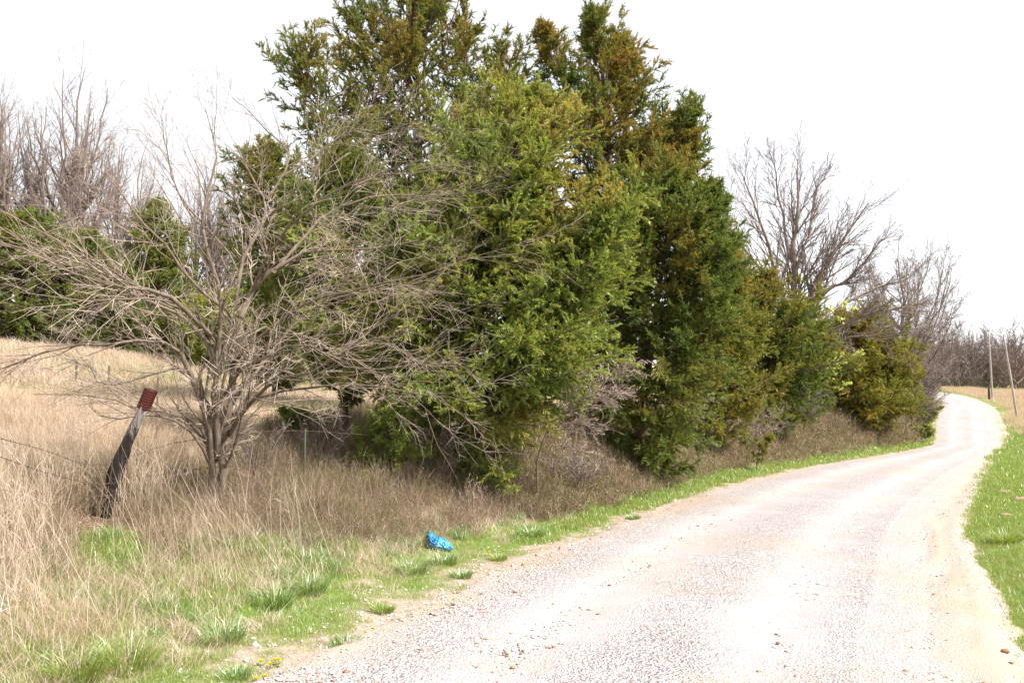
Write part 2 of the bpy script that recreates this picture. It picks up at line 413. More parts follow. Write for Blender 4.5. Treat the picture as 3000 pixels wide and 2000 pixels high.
# what covers the soil: gravel, green turf, brown litter, tan field
def cover_color(X, Y, p, s):
    n1 = fbm(X / .45, Y / .45, 21, 4); n2 = fbm(X / 2.2, Y / 2.2, 31, 4); n3 = fbm(X / 7., Y / 5., 41, 3)
    def c(*a): return np.array(a)
    gravel = c(.34, .27, .215); turf = c(.14, .20, .045); litter = c(.20, .14, .10); tan = c(.42, .32, .235); brown = c(.30, .20, .13); fg = c(.24, .27, .09)
    col = np.broadcast_to(gravel, X.shape + (3,)).copy()
    def blend(col, b, f): f = np.clip(f, 0, 1)[..., None]; return col * (1 - f) + b * f
    pl = p + .12 + (n1 - .5) * 1.4 + (n2 - .5) * .5
    col = blend(col, turf, (pl - .55) / .25)
    left = s > 0
    far = np.clip((Y - 5.5) / 4, 0, 1)
    colL = blend(col, litter * .6 + turf * .4, (pl - (2.4 - 1.3 * far)) / .4)
    colL = blend(colL, litter, (pl - (3.4 - 2.1 * far)) / .5)
    colL = blend(colL, tan, (p + (n2 - .5) * 2 - 5.5) / 1.5)
    colL = blend(colL, fg, ((n3 - .47) * 8) * np.clip((p - 4.5) / 2, 0, 1) * np.clip((34 - p) / 10, 0, 1) * .8)
    colR = blend(col, turf * 1.1, (pl - .10) / .15)
    colR = blend(colR, tan * c(1., .9, .8), (p + (n2 - .5) * 3 - 1.2 - np.clip((52 - Y) / 3, 0, 30)) / 1.2)
    return np.where(left[..., None], colL, colR)
cov = cover_color(GXm, GYm, pm, sm)
# the bright lawn seen beyond the bend
lg = np.exp(-(((GXm - 58) / 14) ** 2 + ((GYm - 128) / 9) ** 2) * 1.0); lg = np.clip(lg * 4, 0, 1)[..., None]
cov = cov * (1 - lg) + np.array([.22, .38, .04]) * lg
ny, nx = GXm.shape
idx = np.arange(ny * nx).reshape(ny, nx)
gf = np.stack([idx[:-1, :-1], idx[:-1, 1:], idx[1:, 1:], idx[1:, :-1]], -1).reshape(-1, 4)
g = link('ground', mesh('ground', np.stack([GXm, GYm, Zm], -1), gf, M['ground'], {'cover': cov.reshape(-1, 3)}, smooth=True))
tag(g, 'rolling ground under the field and the verges', kind='structure')

# road sheet
tt = []
for k in range(len(LE) - 1):
    L = np.linalg.norm(LE[k + 1] - LE[k]); yy = LE[k][1]
    st = 1.0 if yy < -1 else (.10 if yy < 10 else (.16 if yy < 25 else .45))
    tt.append(k + np.arange(0, 1, st / L))
tt = np.concatenate(tt + [[len(LE) - 1.0]])
Lr, Rr = catmull(LE, tt), catmull(RE, tt)
q = np.linspace(-1.08, 1.08, 76)
Xr = (Lr[:, None, 0] + Rr[:, None, 0]) / 2 + q * (Rr - Lr)[:, None, 0] / 2
Yr = (Lr[:, None, 1] + Rr[:, None, 1]) / 2 + q * (Rr - Lr)[:, None, 1] / 2
_, _, zb = fieldstats(Xr, Yr)
qq = np.broadcast_to(q, Xr.shape)
arc = np.concatenate([[0], np.cumsum(np.linalg.norm(np.diff((Lr + Rr) / 2, axis=0), axis=1))])[:, None]
wob = (fbm(arc / 5, arc * 0 + 3, 71) - .5) * .16
edge = np.clip((np.abs(qq) - (1.0 + (fbm(Xr / .5, Yr / .5, 61) - .5) * .16)) / .1, 0, 1.5)
def groove(c, w, d): return -d * np.exp(-((qq - c - wob) / w) ** 2)
Zr = zb + .035 + .03 * (1 - qq ** 2) + groove(-.42, .12, .018) + groove(.30, .12, .018) \
     + .022 * np.exp(-((qq - .93) / .05) ** 2) * (.4 + 1.2 * fbm(Xr / .3, Yr / .3, 87)) - .10 * edge \
     + (fbm(Xr / .5, Yr / .5, 81) - .5) * .022 + (fbm(Xr / .07, Yr / .07, 91, 2) - .5) * .010
near = np.clip((16 - Yr) / 3, 0, 1)
for c_, w_, d_ in ((.80, .006, .020), (.835, .005, .018), (.868, .006, .030), (.885, .006, -.012)):
    Zr += groove(c_ - .02, w_, d_) * near
loose = np.clip(.55 + .45 * np.cos((qq + .06 - wob) * 9.0) + (fbm(Xr / 1.2, Yr / .9, 101) - .5) * .9, 0, 1)
loose = np.where(qq > .55, loose * .45, loose)
tan = np.clip((np.abs(qq + .02) - .74) / .2, 0, 1) * .6 + np.clip((qq - .5) / .3, 0, 1) * .35 + np.clip((fbm(Xr / 1.5, Yr / 1.5, 111) - .56) * 3, 0, .4)
brn = np.clip((qq - .86) / .05, 0, 1) * np.clip((Yr - 6.5) / 3, 0, 1) * np.clip((48 - Yr) / 12, 0, 1)
tan = np.clip(tan * (.55 + .9 * fbm(Xr / .6, Yr / .6, 113)), 0, 1)
nr, nc = Xr.shape; idx = np.arange(nr * nc).reshape(nr, nc)
rf = np.stack([idx[:-1, :-1], idx[:-1, 1:], idx[1:, 1:], idx[1:, :-1]], -1).reshape(-1, 4)
lines = sum(np.exp(-((qq - wob - c_ + .02) / .007) ** 2) for c_ in (.80, .835, .868)) * np.clip((22 - Yr) / 6, 0, 1) * np.clip(.3 + fbm(Xr / .8, Yr / .8, 133) * 1.2, 0, 1)
rl = {'loose': loose.ravel(), 'tan': tan.ravel(), 'dirt': np.clip(lines * .8 + brn * np.clip(fbm(Xr / .25, Yr / .25, 119) * 2.2 - .3, .15, 1), 0, 1).ravel()}
r_ = link('road', mesh('road', np.stack([Xr, Yr, Zr], -1), rf, M['road'], rl, smooth=True))
tag(r_, 'pale crushed limestone road winding downhill', kind='structure')
def road_z(X, Y):
    p, s, z = psz(X, Y); return z + .045

# ------------------------------------------------------------------ tubes, twigs, blades
def tubes(groups):
    """groups: list of (P (B,n,3), R (B,n), sides) -> verts, [faces]"""
    VV, FF, off = [], [], 0
    for P, R, s in groups:
        if len(P) == 0: continue
        B, n, _ = P.shape
        T = np.gradient(P, axis=1); T = nrm(T)
        if s == 1:      # very thin twigs: one flat strip, turned a different way for each twig
            ph = (np.arange(B) * 2.39996)[:, None, None]
            U = nrm(np.cross(T, np.concatenate([np.cos(ph), np.sin(ph), np.sin(ph * 1.7) * .6], -1)))
            V = np.stack([P - U * R[..., None] * 1.25, P + U * R[..., None] * 1.25], 2)
            VV.append(V.reshape(-1, 3))
            base = off + (np.arange(B) * n * 2)[:, None] + (np.arange(n - 1) * 2)[None]
            FF.append(np.stack([base, base + 1, base + 3, base + 2], -1).reshape(-1, 4))
            off += B * n * 2
            continue
        D = nrm(P[:, -1] - P[:, 0])
        ref = np.where(np.abs(D[:, 2:3]) < .7, np.array([[0, 0, 1.]]), np.array([[1., 0, 0]]))[:, None, :]
        U = nrm(np.cross(T, np.broadcast_to(ref, T.shape))); W = np.cross(T, U)
        a = np.arange(s) / s * 2 * np.pi
        ring = U[:, :, None] * np.cos(a)[:, None] + W[:, :, None] * np.sin(a)[:, None]
        V = P[:, :, None] + ring * R[:, :, None, None]
        VV.append(V.reshape(-1, 3))
        base = off + (np.arange(B) * n * s)[:, None, None] + (np.arange(n - 1) * s)[None, :, None]
        i = np.arange(s)[None, None]; j = (np.arange(s) + 1) % s; j = j[None, None]
        FF.append(np.stack([base + i, base + j, base + s + j, base + s + i], -1).reshape(-1, 4))
        off += B * n * s
    return np.concatenate(VV), [np.concatenate(FF)]

def grow(P, R, cnt, tr, ang, lf, n, wander, up, rng, rr=.6, rmin=.0015, taper=.25, bias=None, byfrac=.5):
    B, m, _ = P.shape
    t = (np.arange(cnt)[None] + rng.uniform(0, 1, (B, cnt))) / cnt * (tr[1] - tr[0]) + tr[0]
    x = t * (m - 1); i = np.minimum(x.astype(int), m - 2); f = (x - i)[..., None]
    bi = np.arange(B)[:, None]
    pos = P[bi, i] * (1 - f) + P[bi, i + 1] * f
    tan = nrm(P[bi, i + 1] - P[bi, i])
    rad = R[bi, i] * (1 - f[..., 0]) + R[bi, i + 1] * f[..., 0]
    pl = np.linalg.norm(np.diff(P, axis=1), axis=2).sum(1)[:, None]
    rv = rng.normal(size=tan.shape)
    if bias is not None: rv = rv + np.asarray(bias)
    perp = nrm(rv - (rv * tan).sum(-1, keepdims=True) * tan)
    a = rng.uniform(ang[0], ang[1], t.shape)[..., None]
    d = np.cos(a) * tan + np.sin(a) * perp
    L = pl * rng.uniform(lf[0], lf[1], t.shape) * (1 - byfrac * t)
    pos, d, L, rad = pos.reshape(-1, 3), d.reshape(-1, 3), L.reshape(-1), rad.reshape(-1)
    return walk(pos, d, L, np.maximum(rad * rr, rmin), n, wander, up, rng, taper)
def walk(pos, d, L, r0, n, wander, up, rng, taper=.25):
    pts = [pos]; 
    for k in range(n - 1):
        d = nrm(d + wander * rng.normal(size=d.shape) + np.array([0, 0, 1.]) * (up if np.isscalar(up) else up[:, None]))
        pts.append(pts[-1] + d * (L / (n - 1))[:, None])
    P = np.stack(pts, 1)
    R = r0[:, None] * (1 - (1 - taper) * np.linspace(0, 1, n)[None])
    return P, R

def needles(P, K, ln, wd, spread, rng, t0=.0):
    """K single-triangle leaflets along each polyline"""
    B, m, _ = P.shape
    t = rng.uniform(t0, 1, (B, K)); x = t * (m - 1); i = np.minimum(x.astype(int), m - 2); f = (x - i)[..., None]
    bi = np.arange(B)[:, None]
    pos = (P[bi, i] * (1 - f) + P[bi, i + 1] * f).reshape(-1, 3)
    tan = nrm(P[bi, i + 1] - P[bi, i]).reshape(-1, 3)
    N = len(pos)
    d = nrm(tan + spread * rng.normal(size=(N, 3)))
    s = nrm(np.cross(d, rng.normal(size=(N, 3))))
    L = rng.uniform(ln[0], ln[1], N)[:, None]; W = rng.uniform(wd[0], wd[1], N)[:, None]
    V = np.stack([pos - s * W * .5, pos + s * W * .5, pos + d * L], 1)
    return V.reshape(-1, 3), t.reshape(-1)

def blades(pos, h, w, yaw, lean, bend, rng, seg=2):
    """grass blades as tapered bent strips: seg=2 -> 5 verts 3 tris, seg=1 -> 3 verts 1 tri"""
    N = len(pos)
    D = np.stack([np.cos(yaw), np.sin(yaw), np.zeros(N)], 1)
    fa = rng.uniform(0, 2 * np.pi, N)
    S = np.stack([np.cos(fa), np.sin(fa), np.zeros(N)], 1) * w[:, None] * .5
    up = np.array([0, 0, 1.])
    d1 = nrm(up + D * lean[:, None]); d2 = nrm(up * 1.0 + D * (lean + bend)[:, None])
    if seg == 1:
        V = np.stack([pos - S, pos + S, pos + nrm(d1 + d2) * h[:, None]], 1)
        F_ = np.arange(N * 3).reshape(-1, 3)
        return V.reshape(-1, 3), [F_], 3
    m_ = pos + d1 * h[:, None] * .55
    V = np.stack([pos - S, pos + S, m_ - S * .75, m_ + S * .75, m_ + d2 * h[:, None] * .45], 1)
    b = np.arange(N)[:, None] * 5
    q4 = b + np.array([[0, 1, 3, 2]]); t3 = b + np.array([[2, 3, 4]])
    return V.reshape(-1, 3), [q4, t3], 5

def merge(parts):
    """parts: list of (V, [faces], rnd)"""
    VV, Q, T, RN, off = [], [], [], [], 0
    for V, Fs, rn in parts:
        VV.append(V); RN.append(rn)
        for f in Fs: (Q if f.shape[1] == 4 else T).append(f + off)
        off += len(V)
    F_ = []
    if Q: F_.append(np.concatenate(Q))
    if T: F_.append(np.concatenate(T))
    return np.concatenate(VV), F_, np.concatenate(RN)

# ------------------------------------------------------------------ geometry-node scatter of small clumps inside one object
def proto_set(tagname, makers, mat):
    obs = []                                         # prototypes stay outside the scene: only the scatters read their meshes
    for k, mk in enumerate(makers):
        V, F_, rn = mk; obs.append(bpy.data.objects.new(f'{tagname}_{k:02d}', mesh(f'{tagname}_{k:02d}', V, F_, mat, {'rnd': rn})))
    return obs, len(makers)
def scatter_nodes(o, protos, keep_mesh=False):
    obs, K = protos
    ng = bpy.data.node_groups.new(o.name + '_scatter', 'GeometryNodeTree')
    ng.interface.new_socket('Geometry', in_out='INPUT', socket_type='NodeSocketGeometry'); ng.interface.new_socket('Geometry', in_out='OUTPUT', socket_type='NodeSocketGeometry')
    N, L = ng.nodes, ng.links
    gi, go = N.new('NodeGroupInput'), N.new('NodeGroupOutput')
    jn = N.new('GeometryNodeJoinGeometry')
    for ob in reversed(obs):
        oi = N.new('GeometryNodeObjectInfo'); oi.inputs['Object'].default_value = ob; oi.inputs['As Instance'].default_value = False
        g2 = N.new('GeometryNodeGeometryToInstance'); L.new(oi.outputs['Geometry'], g2.inputs[0]); L.new(g2.outputs[0], jn.inputs[0])
    ip = N.new('GeometryNodeInstanceOnPoints'); ip.inputs['Pick Instance'].default_value = True
    def na(nm, t):
        a = N.new('GeometryNodeInputNamedAttribute'); a.data_type = t; a.inputs[0].default_value = nm
        return [q_ for q_ in a.outputs if q_.enabled and q_.name == 'Attribute'][0]
    L.new(gi.outputs[0], ip.inputs['Points']); L.new(jn.outputs[0], ip.inputs['Instance'])
    L.new(na('idx', 'INT'), ip.inputs['Instance Index'])
    er = N.new('FunctionNodeEulerToRotation'); L.new(na('rot', 'FLOAT_VECTOR'), er.inputs[0]); L.new(er.outputs[0], ip.inputs['Rotation'])
    L.new(na('scl', 'FLOAT_VECTOR'), ip.inputs['Scale'])
    if keep_mesh:
        L.new(na('spray', 'BOOLEAN'), ip.inputs['Selection'])
        j2 = N.new('GeometryNodeJoinGeometry'); L.new(gi.outputs[0], j2.inputs[0]); L.new(ip.outputs[0], j2.inputs[0]); L.new(j2.outputs[0], go.inputs[0])
    else: L.new(ip.outputs[0], go.inputs[0])
    md = o.modifiers.new('scatter', 'NODES'); md.node_group = ng
def spray_proto(seed, n=58):
    """one feathery cedar spray, unit length along +Z"""
    rng = R_(seed); t = np.sort(rng.uniform(0, 1, n)); bx, by = rng.normal(size=2) * .12
    pos = np.stack([bx * t ** 2, by * t ** 2, t * .9], 1)
    a = rng.uniform(0, 6.28, n); e = rng.uniform(.35, .85, n)
    d = np.stack([np.cos(a) * np.sin(e), np.sin(a) * np.sin(e), np.cos(e)], 1)
    s_ = nrm(np.cross(d, rng.normal(size=(n, 3)))); L = (.30 - .14 * t) * rng.uniform(.6, 1.25, n); W = rng.uniform(.045, .085, n)
    V = np.stack([pos - s_ * W[:, None] * .5, pos + s_ * W[:, None] * .5, pos + d * L[:, None]], 1).reshape(-1, 3)
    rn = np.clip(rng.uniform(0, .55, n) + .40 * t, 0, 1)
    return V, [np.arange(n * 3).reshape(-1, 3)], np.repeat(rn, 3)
def euler_from_z(d, rng):
    d = nrm(d); u = nrm(np.cross(d, rng.normal(size=d.shape))); v = np.cross(d, u)
    ry = np.arcsin(np.clip(-u[:, 2], -1, 1)); rx = np.arctan2(v[:, 2], d[:, 2]); rz = np.arctan2(u[:, 1], u[:, 0])
    return np.stack([rx, ry, rz], 1)
SPRAYS = {}
def sprays(mat):
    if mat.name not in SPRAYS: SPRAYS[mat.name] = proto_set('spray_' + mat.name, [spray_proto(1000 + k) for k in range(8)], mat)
    return SPRAYS[mat.name]

# ------------------------------------------------------------------ cedars
def cedar(label, base, leaders, prof, mat, seed, rad=.10, nprim=120, nsec=12, nter=7, nleaf=6, leaf=(.03, .055), lw=(.009, .016),
          low=.12, group=None, tipamt=.5, el=(5, 55), keep=1.0, name='cedar_tree', lobes=.28, sec=(.24, .48), droop=.0, smin=.09, smax=.26, fat=1.0, sk=1.0, footopen=False):
    """leaders: list of world polylines (k,3), the first starts at the base; prof(h) -> crown radius at height fraction h of that leader"""
    rng = R_(seed); root = empty(name, tuple(base), label, 'tree', group)
    B0 = np.asarray(base)
    wood, PT, ter_all = [], [], []
    H0 = max(l[-1][2] for l in leaders) - B0[2]
    for li, ld in enumerate(leaders):
        ld = np.asarray(ld, float); k = len(ld)
        lp = catmull(ld, np.linspace(0, k - 1, 12))
        r0 = rad * (1 if li == 0 else .55)
        lr = r0 * (1 - .93 * np.linspace(0, 1, 12) ** .9)
        wood.append((lp[None], lr[None], 7))
        n = int(nprim * (1 if li == 0 else .45))
        lo = low if li == 0 else .05
        t = lo + (1 - lo) * (np.arange(n) + rng.uniform(0, 1, n)) / n
        t = 1 - (1 - t) ** 1.05
        x = t * 11; i = np.minimum(x.astype(int), 10); f = (x - i)[:, None]
        pos = lp[i] * (1 - f) + lp[i + 1] * f
        az = rng.uniform(0, 2 * np.pi, n)
        h = np.clip((pos[:, 2] - B0[2]) / H0, 0, 1)
        e = np.radians(el[0] + (el[1] - el[0]) * t ** 1.3 + rng.normal(size=n) * 9)
        lob = 1 + lobes * np.sin(az * 2 + h * 9 + seed) * .6 + lobes * rng.normal(size=n)
        scl = 1. if li == 0 else .8
        L = np.array([prof(v) for v in h]) * np.clip(lob, .45, 1.5 if li == 0 else 1.1) * scl
        if li > 0: L = L * (1 - .38 * t ** 2)
        if footopen: L = L * np.where((h < .26) & (np.cos(az - 3.7) > -.1), .35, 1)
        L = np.maximum(L, .12)
        d = np.stack([np.cos(az) * np.cos(e), np.sin(az) * np.cos(e), np.sin(e)], 1)
        P1, R1 = walk(pos, d, L / np.maximum(np.cos(e), .75), np.maximum(.012 * L + .003, .005), 7, .10, .05, rng)
        wood.append((P1, R1, 3))
        # the leader's own tip carries sprays as well
        tipP = lp[-3:][None].repeat(2, 0)
        P2, R2 = grow(P1, R1, nsec, (.22, 1.), (.35, .95), sec, 4, .12, droop, rng, rr=.5, rmin=.002, byfrac=.55)
        Pt, Rt = grow(tipP, np.full((2, 3), .01), nsec, (0, 1), (.3, .7), (.3, .6), 4, .12, .2, rng)
        P2 = np.concatenate([P2, Pt]); R2 = np.concatenate([R2, Rt])
        if keep < 1:
            c = rng.uniform(size=len(P2)) < keep; P2, R2 = P2[c], R2[c]
        wood.append((P2, R2, 1))
        P3, _ = grow(P2, R2, nter, (.1, 1.), (.35, .95), (.24, .55), 3, .15, .06, rng, byfrac=.4)
        P1e = P1[:, 3:]
        ter_all.append(P3); PT.append(np.concatenate([P2[:, 1:]], 0))
    V, Fs = tubes(wood)
    link('trunk', mesh('cedar_wood', V - B0, Fs, M['cedar_bark'], smooth=True), root)
    P3 = np.concatenate(ter_all); P2 = np.concatenate(PT)
    def patch(c, r_):       # bronze winter tips: more of them high in the crown, in patches
        pn = fbm(c[:, 0] * 1.1 + c[:, 1] * .7, c[:, 2] * 1.1, seed, 3); hh = (c[:, 2] - B0[2]) / H0
        return np.clip((pn - .50) * 4 + (hh - .55) * 1.1, 0, 1) * tipamt * r_.uniform(.15, 1, len(c))
    V1, t1 = needles(P3, 1, leaf, lw, .55, rng); V1 = V1.reshape(-1, 3, 3); t1 = t1[::3]; V1 = V1[::3].reshape(-1, 3)
    N = len(V1) // 3; tp = patch(V1.reshape(-1, 3, 3).mean(1), rng)
    S0 = np.concatenate([P3[:, 0], P2[:, 0]]); D0 = np.concatenate([P3[:, -1] - P3[:, 0], P2[:, -1] - P2[:, 0]])
    LL = np.linalg.norm(D0, axis=1); k_ = rng.uniform(size=len(S0)) < sk; S0, D0, LL = S0[k_], D0[k_], LL[k_]
    sz = np.clip(LL * 1.35, smin, smax) * rng.uniform(.8, 1.25, len(LL)); nS = len(S0)
    me = mesh('cedar_crown', np.concatenate([V1, S0]) - B0, np.arange(N * 3).reshape(-1, 3), mat,
              {'rnd': np.repeat(rng.uniform(size=N), 3).tolist() + [0.5] * nS, 'tip': np.concatenate([np.repeat(tp, 3), patch(S0, rng)])})
    z3 = np.zeros((N * 3, 3), np.float32)
    for nm, v in (('rot', np.concatenate([z3, euler_from_z(nrm(D0) + rng.normal(size=D0.shape) * .22, rng)])), ('scl', np.concatenate([z3, np.stack([sz * fat, sz * fat, sz], 1)]))):
        at_ = me.attributes.new(nm, 'FLOAT_VECTOR', 'POINT'); at_.data.foreach_set('vector', v.astype(np.float32).ravel())
    at_ = me.attributes.new('idx', 'INT', 'POINT'); at_.data.foreach_set('value', rng.integers(0, 8, len(v)).astype(np.int32))
    at_ = me.attributes.new('spray', 'BOOLEAN', 'POINT'); at_.data.foreach_set('value', np.arange(len(v)) >= N * 3)
    at_ = me.attributes.new('itip', 'FLOAT', 'POINT'); at_.data.foreach_set('value', np.concatenate([np.zeros(N * 3), patch(S0, rng)]).astype(np.float32))
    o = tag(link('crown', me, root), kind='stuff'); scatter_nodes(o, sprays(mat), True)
    return root
def profile(*k):
    k = np.array(k, float); return lambda h: float(np.interp(h, k[:, 0], k[:, 1]))

# ------------------------------------------------------------------ bare trees
def bare(label, base, stems, seed, mt, mtw, levels, group=None, name='bare_tree', sides=(6, 3, 1, 1), leaves=None, cat='tree'):
    """stems: list of (polyline (k,3), r0, r1); levels: list of dict for grow()"""
    rng = R_(seed); root = empty(name, tuple(base), label, cat, group); B0 = np.asarray(base, float)
    P = np.stack([catmull(np.asarray(s[0], float), np.linspace(0, len(s[0]) - 1, 9)) for s in stems])
    P[:, 1:] += rng.normal(size=P[:, 1:].shape) * .007 * np.linalg.norm(P[:, -1] - P[:, 0], axis=1)[:, None, None]
    R = np.stack([np.linspace(s[1], s[2], 9) for s in stems])
    thick, thin = [(P, R, sides[0])], []
    cur = (P, R); prev = None
    for k, lv in enumerate(levels):
        src = cur
        if lv.pop('both', False) and prev is not None and prev[0].shape[1] == cur[0].shape[1]:
            src = (np.concatenate([prev[0], cur[0]]), np.concatenate([prev[1], cur[1]]))
        P2, R2 = grow(src[0], src[1], rng=rng, **lv)
        (thick if k < 1 else thin).append((P2, R2, sides[min(k + 1, 3)]))
        prev, cur = cur, (P2, R2)
    V, Fs = tubes(thick); link('trunk', mesh('limbs', V - B0, Fs, mt, smooth=True), root)
    if thin:
        V, Fs = tubes(thin); tag(link('twigs', mesh('twigs', V - B0, Fs, mtw), root), kind='stuff')
    if leaves:
        V, t = needles(cur[0], leaves['k'], leaves['ln'], leaves['wd'], .9, rng); N = len(V) // 3
        tag(link('leaves', mesh('young_leaves', V - B0, np.arange(N * 3).reshape(-1, 3), leaves['mat'], {'rnd': np.repeat(rng.uniform(size=N), 3)}), root), kind='stuff')
    return root

# ================================================================== the evergreen row along the road
def ld(Y, *uv, dY=None):
    return [PX(u, v, Y + (dY[i] if dY else 0)) for i, (u, v) in enumerate(uv)]
def grounded(pts):
    pts = [np.array(p) for p in pts]; pts[0][2] = HGT(pts[0][0], pts[0][1])[0] - .08
    return pts
# front cedar with the lit right flank
Lb = grounded(ld(13, (1285, 1430), (1310, 1200), (1400, 900), (1500, 560), (1590, 300), dY=[0, 0, .2, .3, .3]))
cedar('big feathery green cedar with rusty tips and a dark trunk, nearest the gravel road', Lb[0],
      [Lb, ld(13.2, (1300, 1150), (1300, 880), (1370, 640), (1430, 500)), ld(12.6, (1330, 1200), (1480, 1050), (1620, 900), (1700, 760))],
      profile((0, .6), (.05, 1.1), (.12, 1.55), (.3, 1.85), (.5, 1.8), (.65, 1.35), (.8, .95), (.92, .5), (1, .15)),
      M['cedar_leaf'], 11, rad=.13, nprim=250, nsec=15, nter=7, nleaf=6, low=.05, droop=-.07, footopen=True, tipamt=.8, el=(-10, 60), leaf=(.045, .085), lw=(.018, .031))
Ld = grounded(ld(18.3, (1870, 1425), (1890, 1150), (1930, 850), (1960, 640), (1945, 500)))
cedar('dense dark green cedar reaching down to the weeds, right of the leaning bare bush', Ld[0],
      [Ld, ld(18.0, (1950, 1150), (2020, 900), (2060, 700), (2080, 600))],
      profile((0, .5), (.06, .9), (.2, 1.4), (.45, 1.6), (.7, 1.35), (.88, .75), (1, .2)),
      M['cedar_leaf_dark'], 23, rad=.12, nprim=250, nsec=14, nter=7, nleaf=6, low=.03, droop=-.04, tipamt=.55, el=(-12, 58), smin=.11, smax=.30, leaf=(.05, .09), lw=(.021, .035))
Le = grounded(ld(24, (2070, 1330), (2075, 1100), (2070, 850), (2072, 680), (2065, 600)))
cedar('olive green narrow cedar between the dense dark cedar and the pale bare branches', Le[0],
      [Le, ld(24.3, (2100, 1100), (2120, 940), (2130, 820), (2135, 740))],
      profile((0, .8), (.1, 1.35), (.35, 1.7), (.6, 1.2), (.85, .5), (1, .15)),
      M['cedar_leaf_olive'], 31, rad=.10, nprim=190, nsec=12, nter=6, nleaf=5, smin=.14, smax=.34, low=.04, leaf=(.06, .11), lw=(.026, .042))
Lf = grounded(ld(31, (2215, 1300), (2220, 1150), (2225, 980), (2235, 830)))
cedar('squat green cedar behind pale bare branches, below the tall bare tree', Lf[0],
      [Lf, ld(31.5, (2300, 1150), (2320, 1040), (2330, 960)), ld(31, (2160, 1180), (2140, 1050), (2130, 930))],
      profile((0, 1.2), (.1, 2.1), (.4, 2.3), (.7, 1.5), (1, .2)),
      M['cedar_leaf_dark'], 37, rad=.09, nprim=200, nsec=12, nter=5, nleaf=5, smin=.18, smax=.42, low=.03, leaf=(.08, .13), lw=(.034, .054), tipamt=.6)
Lg = grounded(ld(42, (2520, 1315), (2520, 1200), (2515, 1080), (2510, 960)))
cedar('rounded olive and bronze cedar farthest along the row, above the road bend', Lg[0],
      [Lg, ld(41.5, (2420, 1200), (2410, 1080), (2420, 990)), ld(42.5, (2590, 1230), (2600, 1120), (2590, 1040))],
      profile((0, 1.8), (.1, 2.3), (.35, 2.5), (.6, 2.1), (.85, 1.3), (1, .3)),
      M['cedar_leaf_olive'], 41, rad=.11, nprim=190, nsec=11, nter=6, nleaf=5, low=.03, leaf=(.09, .15), lw=(.04, .06), smin=.25, smax=.55, tipamt=.8)
# tall cedars standing behind
La = grounded(ld(19.5, (1255, 1330), (1245, 1000), (1235, 600), (1225, 300), (1215, 30)))
cedar('tallest open cedar behind the row, its trunk showing against the white sky', La[0],
      [La, ld(19.5, (1235, 700), (1130, 420), (1080, 220), (1055, 90), dY=[0, -.4, -.6, -.6]), ld(19.8, (1240, 620), (1310, 400), (1355, 230), (1370, 110)),
       ld(19, (1235, 780), (1080, 560), (960, 350), (890, 230), dY=[0, -.5, -.8, -1]), ld(20.5, (1240, 800), (1400, 520), (1470, 340), (1480, 220))],
      profile((0, 1.0), (.2, 1.5), (.45, 1.9), (.6, 1.9), (.75, 1.75), (.9, 1.45), (1, .7)),
      M['cedar_leaf_dark'], 53, rad=.17, nprim=170, nsec=11, nter=7, nleaf=5, low=.14, tipamt=.85, el=(0, 60), leaf=(.05, .10), lw=(.024, .040), smin=.12, smax=.27, keep=.6)
Lc = grounded(ld(20, (1760, 1400), (1790, 1000), (1790, 600), (1775, 300), (1735, 70)))
cedar('tall dark cedar with bronze upper sprays spreading right against the sky', Lc[0],
      [Lc, ld(20, (1790, 650), (1830, 400), (1830, 240), (1815, 130), dY=[0, .2, .4, .4]), ld(20.2, (1795, 700), (1895, 520), (1965, 450), (2010, 395)),
       ld(19.6, (1790, 520), (1690, 330), (1630, 200), (1590, 100)), ld(20.4, (1795, 760), (1900, 580), (1960, 540), (1985, 510))],
      profile((0, .9), (.2, 1.6), (.5, 1.8), (.65, 1.5), (.8, 1.05), (.92, .65), (1, .3)),
      M['cedar_leaf_dark'], 59, rad=.16, nprim=180, nsec=11, nter=7, nleaf=5, low=.10, tipamt=1., el=(0, 58), leaf=(.05, .10), lw=(.024, .040), smin=.13, smax=.30, keep=.78)
Lh = grounded(ld(14.5, (1010, 1440), (1012, 1200), (1020, 950), (1030, 700), (1010, 480)))
cedar('slim dark cedar with bare grey lower trunk behind the spreading bare tree', Lh[0], [Lh, ld(14.4, (1010, 1312), (965, 1302), (905, 1272), (850, 1238), dY=[0, -.1, -.2, -.3])],
      profile((0, .3), (.2, .42), (.35, .95), (.6, 1.15), (.8, .8), (1, .2)),
      M['cedar_leaf_dark'], 67, rad=.075, nprim=170, nsec=11, nter=7, nleaf=5, low=.25, leaf=(.045, .085), lw=(.019, .032), tipamt=.3)
Lj = grounded(ld(23, (800, 1330), (805, 1100), (800, 780), (790, 460)))
cedar('dark cedar half hidden behind the bare tree, left of the tallest cedar', Lj[0], [Lj],
      profile((0, .5), (.3, .8), (.45, 1.3), (.7, 1.2), (.88, .9), (1, .3)),
      M['cedar_leaf_dark'], 71, rad=.1, nprim=170, nsec=11, nter=6, nleaf=5, low=.25, leaf=(.08, .13), lw=(.034, .055), smin=.16, smax=.36, tipamt=.3, keep=.8)
Lk = grounded(ld(12.2, (1150, 1450), (1150, 1350), (1155, 1260), (1160, 1170)))
cedar('small young cedar with thin dark stems left of the dark cedar trunk', Lk[0], [Lk, grounded(ld(12.6, (1070, 1440), (1075, 1350), (1090, 1280)))],
      profile((0, .25), (.2, .4), (.5, .42), (1, .1)),
      M['cedar_leaf'], 73, rad=.025, nprim=80, nsec=9, nter=6, nleaf=5, low=.10, leaf=(.035, .06), lw=(.014, .024), smin=.07, smax=.16, tipamt=.1)
Lq = grounded(ld(24, (2215, 1345), (2222, 1325), (2240, 1305), (2262, 1285)))
